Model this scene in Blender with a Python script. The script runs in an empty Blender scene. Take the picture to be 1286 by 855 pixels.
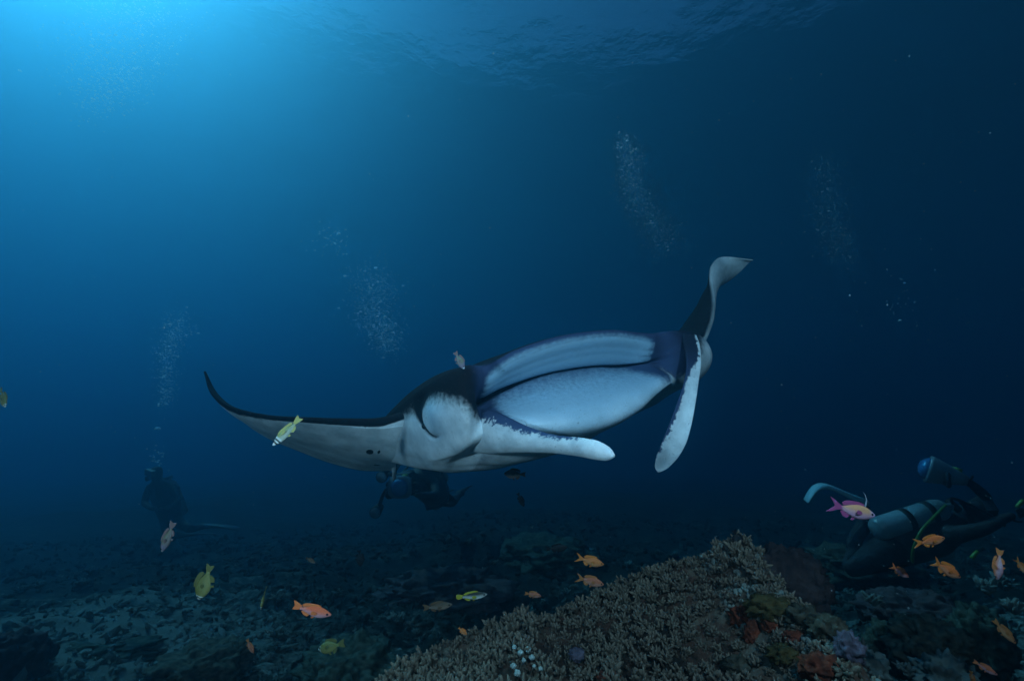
import bpy, bmesh, math, random
import numpy as np
from mathutils import Vector, Matrix, Quaternion, noise
R = math.radians
scene = bpy.context.scene
scene.render.engine = 'CYCLES'
COL = scene.collection

# ---------------------------------------------------------------- camera
PITCH, FPX = R(11.4), 600.0
cam_d = bpy.data.cameras.new('camera'); cam = bpy.data.objects.new('camera', cam_d); COL.objects.link(cam)
cam_d.sensor_width = 36; cam_d.lens = 36*FPX/1286; cam_d.clip_start = .02; cam_d.clip_end = 3000
cam.location = (0, 0, 0); cam.rotation_euler = (R(90)+PITCH, 0, 0); scene.camera = cam

# ---------------------------------------------------------------- sky and sun
SUN_EL, SUN_AZ = R(51), R(-57)
w = bpy.data.worlds.new('World'); scene.world = w; w.use_nodes = True
nt = w.node_tree; bg = nt.nodes['Background']
sky = nt.nodes.new('ShaderNodeTexSky'); sky.sky_type = 'NISHITA'; sky.sun_disc = False
sky.dust_density = 0; sky.ozone_density = 6; sky.sun_elevation = SUN_EL; sky.sun_rotation = SUN_AZ
nt.links.new(sky.outputs[0], bg.inputs[0]); bg.inputs[1].default_value = .06
sd = bpy.data.lights.new('sun', 'SUN'); sd.energy = 4.6; sd.angle = R(.5); sd.color = (1, .97, .92)
sun = bpy.data.objects.new('sun', sd); COL.objects.link(sun)
sdir = Vector((math.sin(SUN_AZ)*math.cos(SUN_EL), math.cos(SUN_AZ)*math.cos(SUN_EL), math.sin(SUN_EL)))
sun.rotation_euler = sdir.to_track_quat('Z', 'Y').to_euler()
scene.view_settings.view_transform = 'Standard'; scene.view_settings.look = 'None'
scene.view_settings.exposure = 0.0; scene.view_settings.gamma = 1
cy = scene.cycles
cy.max_bounces = 6; cy.volume_bounces = 2; cy.diffuse_bounces = 2; cy.glossy_bounces = 3
cy.transmission_bounces = 4; cy.transparent_max_bounces = 16
cy.use_denoising = True

# ---------------------------------------------------------------- helpers
CF = Vector((0, math.cos(PITCH), math.sin(PITCH))); CU = Vector((0, -math.sin(PITCH), math.cos(PITCH))); CX = Vector((1, 0, 0))
def P(px, py, d):
    """a point of the place, from its bearing in the photograph and its distance in metres"""
    return CF*d + CX*((px-643)/FPX*d) + CU*((427.5-py)/FPX*d)
def tag(o, label=None, cat=None, group=None, kind=None):
    if label: o['label'] = label
    if cat: o['category'] = cat
    if group: o['group'] = group
    if kind: o['kind'] = kind
    return o
def mesh_obj(name, verts, faces, mat, parent=None, smooth=True, loc=None):
    me = bpy.data.meshes.new(name)
    me.from_pydata([tuple(v) for v in verts], [], [tuple(f) for f in faces])
    if smooth and len(me.polygons): me.polygons.foreach_set('use_smooth', [True]*len(me.polygons))
    if mat: me.materials.append(mat)
    o = bpy.data.objects.new(name, me); COL.objects.link(o)
    if parent: o.parent = parent
    if loc is not None: o.location = loc
    return o
def empty(name, loc=(0, 0, 0)):
    o = bpy.data.objects.new(name, None); COL.objects.link(o); o.location = loc; o.empty_display_size = .1
    return o
def new_mat(name):
    m = bpy.data.materials.new(name); m.use_nodes = True; t = m.node_tree; t.nodes.clear()
    out = t.nodes.new('ShaderNodeOutputMaterial')
    return m, t, out
def simple(name, col, rough=.6, spec=.3, noise_scale=None, col2=None, bump=0, detail=5, metallic=0, coat=0, contrast=(.35, .65)):
    m, t, out = new_mat(name)
    b = t.nodes.new('ShaderNodeBsdfPrincipled'); t.links.new(b.outputs[0], out.inputs[0])
    b.inputs['Base Color'].default_value = (*col, 1); b.inputs['Roughness'].default_value = rough
    b.inputs['Specular IOR Level'].default_value = spec; b.inputs['Metallic'].default_value = metallic
    if noise_scale:
        tc = t.nodes.new('ShaderNodeTexCoord'); n = t.nodes.new('ShaderNodeTexNoise')
        n.inputs['Scale'].default_value = noise_scale; n.inputs['Detail'].default_value = detail
        t.links.new(tc.outputs['Object'], n.inputs['Vector'])
        if col2:
            mr = t.nodes.new('ShaderNodeMapRange'); mr.inputs[1].default_value = contrast[0]; mr.inputs[2].default_value = contrast[1]
            mx = t.nodes.new('ShaderNodeMix'); mx.data_type = 'RGBA'
            mx.inputs[6].default_value = (*col, 1); mx.inputs[7].default_value = (*col2, 1)
            t.links.new(n.outputs['Fac'], mr.inputs[0]); t.links.new(mr.outputs[0], mx.inputs[0]); t.links.new(mx.outputs[2], b.inputs['Base Color'])
        if bump:
            bp = t.nodes.new('ShaderNodeBump'); bp.inputs['Distance'].default_value = bump
            t.links.new(n.outputs['Fac'], bp.inputs['Height']); t.links.new(bp.outputs[0], b.inputs['Normal'])
    return m
def hermite(pts, u, uu):
    """pts (n, ...) at parameters u, evaluated at uu with finite-difference tangents"""
    pts = np.asarray(pts, float); n = len(pts)
    sh = (-1,)+(1,)*(pts.ndim-1)
    d = (pts[1:]-pts[:-1])/np.diff(u).reshape(sh)
    m = np.empty_like(pts); m[0] = d[0]; m[-1] = d[-1]
    h = np.diff(u)
    wl = (h[1:]/(h[1:]+h[:-1])).reshape(sh)
    m[1:-1] = d[:-1]*wl+d[1:]*(1-wl)
    i = np.clip(np.searchsorted(u, uu, 'right')-1, 0, n-2)
    hh = (u[i+1]-u[i]); t = (uu-u[i])/hh
    hh = hh.reshape(sh); t = t.reshape(sh)
    return ((2*t**3-3*t**2+1)*pts[i] + (t**3-2*t**2+t)*hh*m[i] + (-2*t**3+3*t**2)*pts[i+1] + (t**3-t**2)*hh*m[i+1])
def smooth01(a, b, x):
    t = np.clip((x-a)/(b-a), 0, 1); return t*t*(3-2*t)

# ---------------------------------------------------------------- water: surface and body
SURF = 9.5
def build_water():
    m, t, out = new_mat('water_surface'); N = t.nodes.new; L = t.links.new
    mix = N('ShaderNodeMixShader'); tr = N('ShaderNodeBsdfTransparent'); gl = N('ShaderNodeBsdfGlossy'); gl.inputs['Roughness'].default_value = .03
    fr = N('ShaderNodeFresnel'); fr.inputs['IOR'].default_value = 1.333
    bump = N('ShaderNodeBump'); no = N('ShaderNodeTexNoise')
    no.inputs['Scale'].default_value = .5; no.inputs['Detail'].default_value = 6; no.inputs['Roughness'].default_value = .55
    tc = N('ShaderNodeTexCoord'); L(tc.outputs['Object'], no.inputs['Vector'])
    L(no.outputs['Fac'], bump.inputs['Height']); bump.inputs['Strength'].default_value = 1; bump.inputs['Distance'].default_value = .10
    L(bump.outputs[0], fr.inputs['Normal']); L(bump.outputs[0], gl.inputs['Normal'])
    L(fr.outputs[0], mix.inputs[0]); L(tr.outputs[0], mix.inputs[1]); L(gl.outputs[0], mix.inputs[2]); L(mix.outputs[0], out.inputs[0])
    s = 160
    o = mesh_obj('water_surface', [(-s, -s, SURF), (s, -s, SURF), (s, s, SURF), (-s, s, SURF)], [(0, 1, 2, 3)], m, smooth=False)
    tag(o, 'rippled underside of the sea surface seen from below', kind='structure')
    m, t, out = new_mat('sea_water')
    pv = t.nodes.new('ShaderNodeVolumePrincipled')
    pv.inputs['Density'].default_value = .205; pv.inputs['Color'].default_value = (.05, .195, .278, 1)
    pv.inputs['Absorption Color'].default_value = (.02, .37, .62, 1); pv.inputs['Anisotropy'].default_value = .865
    t.links.new(pv.outputs[0], out.inputs['Volume'])
    b = 161; z0 = -7.5; z1 = SURF+.4
    v = [(x, y, z) for z in (z0, z1) for y in (-b, b) for x in (-b, b)]
    o = mesh_obj('haze', v, [(0, 2, 3, 1), (4, 5, 7, 6), (0, 1, 5, 4), (2, 6, 7, 3), (0, 4, 6, 2), (1, 3, 7, 5)], m, smooth=False)
    tag(o, 'clear blue sea water that fades far things to blue', kind='stuff')
build_water()

# ---------------------------------------------------------------- the photographer's two strobes, on arms beside the camera
def strobe(loc, aim, power, label):
    loc, aim = Vector(loc), Vector(aim); fw = (aim-loc).normalized(); sd = fw.cross(Vector((0, 0, 1))).normalized(); up = sd.cross(fw)
    root = empty('camera_strobe', loc); tag(root, label, 'strobe')
    ml, md = simple('strobe_body', (.02, .02, .022), .5, .4, 30, (.03, .03, .033), .001), simple('strobe_diffuser', (.7, .72, .72), .3, .4)
    def ring(prof, name, mat):
        V = [fw*x+(sd*math.cos(2*math.pi*j/20)+up*math.sin(2*math.pi*j/20))*r for x, r in prof for j in range(20)]
        F = [(i*20+j, i*20+(j+1) % 20, (i+1)*20+(j+1) % 20, (i+1)*20+j) for i in range(len(prof)-1) for j in range(20)]+[tuple(range(19, -1, -1)), tuple((len(prof)-1)*20+j for j in range(20))]
        return mesh_obj(name, V, F, mat, root)
    ring([(-.20, .03), (-.19, .05), (-.10, .055), (-.04, .062), (-.012, .066)], 'housing', ml)
    ring([(-.011, .060), (-.003, .060), (.0, .05)], 'diffuser', md)
    arm = Vector((0, -.35, -.1))-loc; V, F = [], []
    for t, r in ((0, .014), (.5, .012), (1, .014)):
        c = fw*-.12+up*-.055+(arm-fw*-.12)*t+Vector((0, -.08, .05))*math.sin(math.pi*t)
        for j in range(8): V.append(c+Vector((math.cos(j*math.pi/4)*r, 0, math.sin(j*math.pi/4)*r)))
    F = [(i*8+j, i*8+(j+1) % 8, (i+1)*8+(j+1) % 8, (i+1)*8+j) for i in range(2) for j in range(8)]
    mesh_obj('arm', V, F, ml, root)
    l = bpy.data.lights.new('strobe_flash', 'SPOT'); l.energy = power; l.spot_size = R(100); l.spot_blend = .9; l.shadow_soft_size = .045
    l.color = (.52, .80, 1)
    o = bpy.data.objects.new('strobe_flash', l); COL.objects.link(o); o.parent = root; o.location = fw*.06
    o.rotation_euler = (-fw).to_track_quat('Z', 'Y').to_euler()
strobe((-.95, -.25, .10), P(500, 425, 2.2), 96, 'underwater flash on a low arm lighting the manta\'s wing')
strobe((.85, -.3, 1.0), P(780, 425, 1.9), 132, 'underwater flash on a raised arm lighting the manta\'s mouth')
# ---------------------------------------------------------------- manta ray
def eye_crescent(st, k):
    x, y = (st-8.98)/.72, (k-15.2)/3.0
    rr = np.sqrt(x*x+y*y); th = np.arctan2(y, x)
    wd = .12+.20*smooth01(-.6, .8, -np.sin(th))
    return np.exp(-(np.abs(rr-1)/wd)**2)*smooth01(-.45, .45, np.cos(th-2.95))
def build_manta():
    a, r, p = R(25), R(12), R(8)
    X = np.array([math.cos(a)*math.cos(r), math.sin(a)*math.cos(r), math.sin(r)])
    F = np.array([math.sin(a)*math.cos(p), -math.cos(a)*math.cos(p), math.sin(p)])
    F = F - X*(F@X); F /= np.linalg.norm(F)
    U = np.cross(F, X)
    O = np.array(P(727, 468, 1.76))
    W = lambda x, y, z: O + X*x + F*y + U*z
    ND, NL, NS, NC, NV = 10, 5, 3, 6, 9
    def head(x, yF, zs, hl, gap, ds, c, yte, zte, zback, zbel, chin=1.0, lipf=.02, mouth=1, xte=None, opn=1.0):
        """one lengthwise section through head and body, from tail edge over the back to the lips, the chin and back along the belly"""
        zt = zs+hl
        pts = []
        for i in range(ND):
            t = i/(ND-1); y = yte + (yF-.07-yte)*t
            b = math.sin(math.pi*min(1, t*.62))**.9 if t < 1 else math.sin(math.pi*.62)**.9
            z = zte*(1-t)**2 + zback*b*(1-t**4) + zt*t**4 if t < .999 else zt
            pts.append((y, z))
        o = opn
        pts += [(yF-.03, zt-.004), (yF+.5*lipf, zt-.14*hl), (yF+lipf*.6-.012*o, zt-.40*hl), (yF-.07*o, zt-.70*hl), (yF-.14*o, zs+gap*.5)]
        pts += [(yF-.14*o-ds*.3, zs+gap*.35), (yF-.14*o-ds*.7, zs), (yF-.16*o-ds*.3, zs-gap*.35)]
        pts += [(yF-.165*o, zs-gap*.5), (yF-.135*o, zs-gap*.5-.14*c), (yF-.08*o, zs-.38*c), (yF-.005*o+.01*chin, zs-.66*c), (yF+.022*chin, zs-.88*c), (yF-.015, zs-c)]
        if mouth < 1:
            zm, hz = (zt+zs-c)*.5, (zt-(zs-c))*.5
            n = NL+NS+NC; fr = []
            for i in range(n):
                q = (i+1)/n; ang = math.pi*(.5-q)
                back = .07 if q < .5 else .17
                fr.append((yF+lipf-(back+lipf)*(1-abs(math.cos(ang))**.9), zm+hz*math.sin(ang)*(1 if i < n-1 else 1)))
            fr = np.array(fr); pts = np.array(pts); pts[ND:] = fr*(1-mouth)+pts[ND:]*mouth
            pts = [tuple(q) for q in pts]
        y0, z0 = (yF-.17, zs-c) if mouth < 1 else (yF-.015, zs-c)
        for i in range(1, NV+1):
            t = i/NV; y = y0+(yte-y0)*t
            bel = zbel*math.sin(math.pi*min(1, .5+t*.5))
            k = smooth01(0, .35, t)
            z = (z0*(1-k)+bel*k)*(1-t**3)+zte*t**3
            pts.append((y, z))
        return np.array([W(x if xte is None else xte+(x-xte)*smooth01(0, .75, (y-yte)/(yF-yte)), y, z) for y, z in pts])
    def wing(LE, TE, th, n, nose=.06, camber=0.0):
        LE, TE = np.array(LE), np.array(TE); c = LE-TE; L = np.linalg.norm(c); c = c/L
        n = n - c*(n@c); n = n/np.linalg.norm(n)
        f = lambda t: (max(0, math.sin(math.pi*t**1.6))**.8)*.55*(1 if t < .73 else 1)
        def prof(t):   # half thickness from TE (0) to LE (1)
            return th*.5*min(1, (t/.55)**1.1 if t < .55 else 1)*math.sqrt(max(0, 1-max(0, (t-.55)/.45)**2.4))
        pts = []
        for i in range(ND):
            t = (i/(ND-1))*.93
            pts.append(TE+c*L*t+n*(prof(t)+camber*math.sin(math.pi*t)))
        m = NL+NS+NC
        for i in range(m):
            q = (i+1)/(m+1)*2-1      # -1..1 around the nose
            t = 1-.07*abs(q)**1.6
            pts.append(TE+c*L*t+n*(-np.sign(q)*prof(t) + camber*math.sin(math.pi*t)))
        for i in range(1, NV+1):
            t = .93*(1-i/NV)
            pts.append(TE+c*L*t+n*(-prof(t)+camber*math.sin(math.pi*t)))
        return np.array(pts)
    S = []   # (kind, args) from the far tip on the photo's left to the other
    wl = [((257, 466, 2.30), (258, 469, 2.31), .010), ((264, 490, 2.22), (277, 500, 2.33), .022), ((286, 509, 2.13), (300, 525, 2.38), .030), ((330, 521, 2.05), (332, 548, 2.42), .040),
          ((385, 525, 1.99), (374, 566, 2.46), .055), ((435, 527, 1.96), (417, 582, 2.51), .075), ((480, 527, 1.95), (458, 591, 2.56), .105), ((508, 521, 1.94), (486, 591, 2.61), .15)]
    wr = [((886, 420, 2.36), (842, 428, 3.0), .10), ((894, 394, 2.42), (868, 394, 2.95), .085), ((894, 371, 2.5), (888, 368, 2.9), .07), ((891, 350, 2.56), (911, 356, 2.85), .05),
          ((893, 334, 2.62), (928, 343, 2.8), .03), ((905, 323, 2.68), (940, 331, 2.77), .02), ((945, 326, 2.73), (946, 326.5, 2.735), .010)]
    for l, t, th in wl: S.append(('w', P(*l), P(*t), th))
    D = dict(zte=0, gap=.004, ds=.01, chin=.4)
    def H(x, yF, zs, hl, c, yte, zback, zbel, **k): S.append(('h', dict(D, x=x, yF=yF, zs=zs, hl=hl, c=c, yte=yte, zback=zback, zbel=zbel, **k)))
    H(-.535, -.42, -.01, .10, .12, -1.25, .13, -.17, lipf=.04, mouth=0, xte=-.46, zte=-.14)
    H(-.505, -.26, -.025, .125, .145, -1.26, .15, -.20, lipf=.05, mouth=0, xte=-.43, zte=-.11)
    H(-.47, -.09, -.03, .13, .15, -1.27, .165, -.235, lipf=.05, mouth=0, xte=-.40, zte=-.08)
    H(-.42, .0, -.025, .13, .14, -1.28, .175, -.27, lipf=.03, mouth=.25, xte=-.35, zte=-.04)
    H(-.355, -.02, -.018, .118, .13, -1.28, .18, -.295, gap=.034, ds=.10, lipf=.0, opn=.7, xte=-.32)
    H(-.25, .0, .012, .116, .19, -1.29, .19, -.31, gap=.022, ds=.12, chin=1, lipf=.02)
    H(-.10, .02, .036, .114, .25, -1.31, .20, -.31, gap=.012, ds=.12, chin=1.2, lipf=.025)
    H(.06, .02, .042, .114, .26, -1.31, .20, -.30, gap=.010, ds=.12, chin=1.2, lipf=.025)
    H(.21, .01, .036, .114, .225, -1.30, .19, -.26, gap=.010, ds=.12, chin=1.1, lipf=.02)
    H(.33, -.01, .020, .114, .165, -1.29, .18, -.25, gap=.014, ds=.11, chin=.7, lipf=.01, opn=.9)
    H(.43, -.02, .006, .116, .12, -1.28, .17, -.24, gap=.014, ds=.06, chin=.2, lipf=.0, opn=.5)
    H(.55, -.02, .0, .122, .13, -1.27, .15, -.22, lipf=.03, mouth=.1)
    H(.75, -.10, .005, .11, .12, -1.25, .11, -.18, lipf=.05, mouth=0)
    S.append(('w', W(.82, -.36, .04), W(.66, -1.2, .0), .16))
    for l, t, th in wr: S.append(('w', P(*l), P(*t), th))
    mids = [np.array((s[1]+s[2]))*.5 if s[0] == 'w' else W(s[1]['x'], -.5, 0) for s in S]
    loops = []
    for i, s in enumerate(S):
        if s[0] == 'h': loops.append(head(**s[1]))
        else:
            d = mids[min(i+1, len(S)-1)]-mids[max(i-1, 0)]
            c = np.array(s[1])-np.array(s[2])
            n = np.cross(c, d)
            if i in (0, len(S)-1): n = np.cross(np.array(S[1 if i == 0 else -2][1])-np.array(S[1 if i == 0 else -2][2]), d)
            loops.append(wing(s[1], s[2], s[3], n/np.linalg.norm(n)))
    loops = np.array(loops)                                     # stations x K x 3
    K = loops.shape[1]
    dist = np.linalg.norm(np.diff(np.array(mids), axis=0), axis=1); dist = np.maximum(dist, .03)
    u = np.concatenate([[0], np.cumsum(dist)])
    nu = 480
    base = np.interp(np.linspace(0, len(S)-1, nu), np.arange(len(S)), u)
    G = hermite(loops, u, base)                                 # nu x K x 3
    kk = np.arange(K, dtype=float)
    kf = np.linspace(0, K-1, (K-1)*8+1)
    G = np.transpose(hermite(np.transpose(G, (1, 0, 2)), kk, kf), (1, 0, 2))   # nu x M x 3
    st = np.interp(base, u, np.arange(len(S)))                  # station coordinate of each row
    n = np.cross(np.gradient(G, axis=0), np.gradient(G, axis=1)); n /= np.linalg.norm(n, axis=2)[..., None]+1e-12
    if (n[nu//2, 40]@U) < 0: n = -n
    s2, k2 = st[:, None], kf[None, :]
    dsp = .019*np.exp(-((s2-9.15)/.42)**2-((k2-15.6)/2.0)**2)                     # eye bulge
    dsp = dsp-.009*eye_crescent(s2, k2)
    for q in (24.2, 25.0, 25.8, 26.6, 27.4): dsp = dsp-.007*np.exp(-((k2-q-.25*(s2-12))/.13)**2)*np.exp(-((s2-12.6)/1.3)**4)      # gill slits, near side
    for q in (24.2, 25.0, 25.8, 26.6, 27.4): dsp = dsp-.007*np.exp(-((k2-q+.25*(s2-18))/.13)**2)*np.exp(-((s2-17.2)/1.3)**4)
    mo = smooth01(11.8, 12.4, s2)*(1-smooth01(17.3, 17.9, s2))
    for q, w_ in ((11.9, .2), (12.7, .14), (13.3, .12)): dsp = dsp-.0012*mo*np.exp(-((k2-q-.12*np.sin(s2*1.1))/w_)**2)   # folds along the upper lip
    G = G+n*dsp[..., None]
    return dict(G=G, st=st, kf=kf, S=S, W=W, X=X, F=F, U=U, O=O, loops=loops)
MT = build_manta()
def manta_material():
    m, t, out = new_mat('manta_skin'); N = t.nodes.new; L = t.links.new
    b = N('ShaderNodeBsdfPrincipled'); L(b.outputs[0], out.inputs[0])
    b.inputs['Roughness'].default_value = .6; b.inputs['Specular IOR Level'].default_value = .12
    at = N('ShaderNodeAttribute'); at.attribute_name = 'pig'
    sp = N('ShaderNodeSeparateColor'); L(at.outputs['Color'], sp.inputs[0])
    tc = N('ShaderNodeTexCoord')
    n1 = N('ShaderNodeTexNoise'); n1.inputs['Scale'].default_value = 64; n1.inputs['Detail'].default_value = 6; n1.inputs['Roughness'].default_value = .62
    L(tc.outputs['Object'], n1.inputs['Vector'])
    def math_(op, a, c, clamp=False):
        q = N('ShaderNodeMath'); q.operation = op; q.use_clamp = clamp
        for i, x in enumerate((a, c)):
            if isinstance(x, (int, float)): q.inputs[i].default_value = x
            else: L(x, q.inputs[i])
        return q.outputs[0]
    e = math_('ADD', sp.outputs[0], math_('MULTIPLY', math_('SUBTRACT', n1.outputs['Fac'], .5), math_('MULTIPLY', sp.outputs[1], 2.6)))
    mr = N('ShaderNodeMapRange'); mr.interpolation_type = 'SMOOTHSTEP'; at2 = N('ShaderNodeAttribute'); at2.attribute_name = 'soft'; L(math_('SUBTRACT', .5, at2.outputs['Fac']), mr.inputs[1]); L(math_('ADD', .5, at2.outputs['Fac']), mr.inputs[2])
    L(e, mr.inputs[0])
    dk = N('ShaderNodeMix'); dk.data_type = 'RGBA'; dk.inputs[6].default_value = (.010, .011, .014, 1); dk.inputs[7].default_value = (.040, .060, .125, 1)
    L(sp.outputs[2], dk.inputs[0])
    n2 = N('ShaderNodeTexNoise'); n2.inputs['Scale'].default_value = 6; n2.inputs['Detail'].default_value = 8; n2.inputs['Roughness'].default_value = .68
    L(tc.outputs['Object'], n2.inputs['Vector'])
    lt = N('ShaderNodeMix'); lt.data_type = 'RGBA'; lt.inputs[6].default_value = (.36, .40, .43, 1); lt.inputs[7].default_value = (.82, .84, .86, 1)
    mr2 = N('ShaderNodeMapRange'); mr2.inputs[1].default_value = .35; mr2.inputs[2].default_value = .65; L(n2.outputs['Fac'], mr2.inputs[0]); L(mr2.outputs[0], lt.inputs[0])
    lb = N('ShaderNodeMix'); lb.data_type = 'RGBA'; L(at.outputs['Alpha'], lb.inputs[0]); L(lt.outputs[2], lb.inputs[6]); lb.inputs[7].default_value = (.38, .57, .71, 1)
    mx = N('ShaderNodeMix'); mx.data_type = 'RGBA'; L(mr.outputs[0], mx.inputs[0]); L(dk.outputs[2], mx.inputs[6]); L(lb.outputs[2], mx.inputs[7])
    rg = N('ShaderNodeMapRange'); rg.inputs[3].default_value = .85; rg.inputs[4].default_value = .42; L(mr.outputs[0], rg.inputs[0]); L(rg.outputs[0], b.inputs['Roughness'])
    sp_ = N('ShaderNodeMapRange'); sp_.inputs[3].default_value = .03; sp_.inputs[4].default_value = .32; L(mr.outputs[0], sp_.inputs[0]); L(sp_.outputs[0], b.inputs['Specular IOR Level'])
    vo = N('ShaderNodeTexNoise'); vo.inputs['Scale'].default_value = 95; vo.inputs['Detail'].default_value = 2; L(tc.outputs['Object'], vo.inputs['Vector'])
    fk = N('ShaderNodeMapRange'); fk.inputs[1].default_value = .66; fk.inputs[2].default_value = .74; fk.inputs[4].default_value = .55; L(vo.outputs['Fac'], fk.inputs[0])
    mf = N('ShaderNodeMix'); mf.data_type = 'RGBA'; L(fk.outputs[0], mf.inputs[0]); L(mx.outputs[2], mf.inputs[6]); mf.inputs[7].default_value = (.10, .115, .14, 1)
    L(mf.outputs[2], b.inputs['Base Color'])
    n3 = N('ShaderNodeTexNoise'); n3.inputs['Scale'].default_value = 160; n3.inputs['Detail'].default_value = 3; L(tc.outputs['Object'], n3.inputs['Vector'])
    bp = N('ShaderNodeBump'); bp.inputs['Strength'].default_value = .35; bp.inputs['Distance'].default_value = .002
    L(n3.outputs['Fac'], bp.inputs['Height']); L(bp.outputs[0], b.inputs['Normal'])
    return m
def manta_pigment_shade(st, k):
    """w: 0 dark .. 1 white, a: how mottled the border is, v: dusky violet instead of black"""
    st, k = np.broadcast_arrays(st, k)
    # border between dark back and white belly, as loop position
    kb = np.interp(st, [0, 2.5, 4, 6, 7, 7.6, 8.3, 9, 9.7, 10.4, 11, 11.6, 12.2, 13, 15.5, 16.8, 17.6, 18.2, 19, 19.7, 20.5, 21.3, 22, 28],
                       [26, 23.5, 22.2, 21, 18.6, 15.4, 12.5, 13.5, 14.6, 16.4, 18.2, 16.5, 12.2, 11.3, 11.2, 11.2, 11.7, 15, 17, 14, 13.0, 15, 16.5, 16.5])
    w = .5+(k-kb)*.16
    a = np.where((st > 7) & (st < 21), .17, .10)
    v = np.zeros_like(w)
    mouth = smooth01(11.55, 12.0, st)*(1-smooth01(17.9, 18.3, st))
    soft = mouth*.30+.05
    up = np.interp(k, [10.2, 11.2, 12.2, 13.0, 14.4], [-.2, .12, .92, .95, .8])
    up = up-.22*np.exp(-((k-12.7-.12*np.sin(st*1.1))/.14)**2)-.16*np.exp(-((k-13.3-.12*np.sin(st*1.1))/.1)**2)-.12*np.exp(-((k-11.9-.12*np.sin(st*1.1))/.1)**2)
    lo = np.interp(k, [17.2, 17.9, 19.2, 21.2, 33], [.05, .28, .50, .90, 1.05])  # mouth floor darkens inwards: shade of the cavity put into the colour
    lo = lo-.2*np.exp(-((k-22.4)/.5)**2)
    lo = lo-.40*np.exp(-((st-12.0)/.45)**2)-.35*np.exp(-((st-17.7)/.5)**2)*(1-smooth01(21, 23, k))
    mw = np.where(k < 16, np.where(k < 14.4, up, 0), np.where(k < 17.4, 0, lo))
    w = w*(1-mouth)+mw*mouth
    v = np.maximum(v, mouth*smooth01(10.6, 11.2, k)*(1-np.exp(-((k-16)/1.2)**4)))
    a = a*(1-mouth*.3)+.06*mouth
    c1 = np.exp(-((st-11.72)/.40)**2)*smooth01(9.6, 10.4, k)*(1-smooth01(20.5, 22.5, k))
    c2 = np.exp(-((st-18.45)/.66)**2)*smooth01(9.8, 10.6, k)*(1-smooth01(21, 23, k))
    w = w - c1*.95 - c2*.85; v = np.maximum(v, np.maximum(c1, c2)); a = a+.15*(c1+c2)
    ec = eye_crescent(st, k); w = w - ec*1.05; soft = soft+.12*smooth01(.02, .3, ec)
    # spots on the underside of the wing
    for (s0, k0, rs, rk) in ((5.9, 25.8, .12, .45), (6.25, 25.6, .07, .35), (6.4, 29.4, .3, .38), (3.2, 29.5, .25, .9)):
        w = w - 1.7*np.exp(-(((st-s0)/rs)**2+((k-k0)/rk)**2)**1.5)*(.6 if rk > .8 else 1)
    # dusky trailing margin
    w = w - .25*smooth01(30.5, 32, k)*((st < 7) | (st > 21))
    bl = mouth*smooth01(9.8, 11, k)*(1-.6*smooth01(19.5, 23.0, k))*(k < 24)+.55*np.exp(-((st-9.0)/.5)**2-((k-15.5)/2.5)**2)
    soft = soft+.16*((st > 7) & (st < 21))*(1-mouth)+.35*smooth01(21.5, 22.5, st)
    w = w-.12*smooth01(21.5, 22.5, st)  # raised wing greyed in its colour, standing in for weaker light there
    return np.clip(w, -.3, 1.3), a, v, np.clip(bl, 0, 1), soft
def fin(stations, nseg=80, nphi=48, curl=.30):
    """stations: (edge A px, py), (edge B px, py), distance, thickness"""
    A = np.array([P(*s[0], s[2]) for s in stations]); B = np.array([P(*s[1], s[2]) for s in stations])
    th = np.array([s[3]*.75 for s in stations])
    u = np.concatenate([[0], np.cumsum(np.linalg.norm(np.diff((A+B)*.5, axis=0), axis=1))])
    uu = np.linspace(0, u[-1], nseg)
    A, B, th = hermite(A, u, uu), hermite(B, u, uu), np.interp(uu, u, th)
    C = (A+B)*.5; T = np.gradient(C, axis=0); Wd = (A-B)*.5
    Nn = np.cross(Wd, T); Nn /= np.linalg.norm(Nn, axis=1)[:, None]
    phi = np.linspace(0, 2*math.pi, nphi, endpoint=False)
    tt = (uu/u[-1])[:, None]*np.ones(nphi)
    wl = np.linalg.norm(Wd, axis=1)
    G = C[:, None]+Wd[:, None]*np.cos(phi)[None, :, None]+Nn[:, None]*(np.sign(np.sin(phi))*np.abs(np.sin(phi))**.8)[None, :, None]*(th*.5)[:, None, None]
    G += Nn[:, None]*((np.cos(phi)**2)[None, :, None]*(wl*curl)[:, None, None])
    return G, tt, np.ones((nseg, 1))*phi[None, :]
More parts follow.
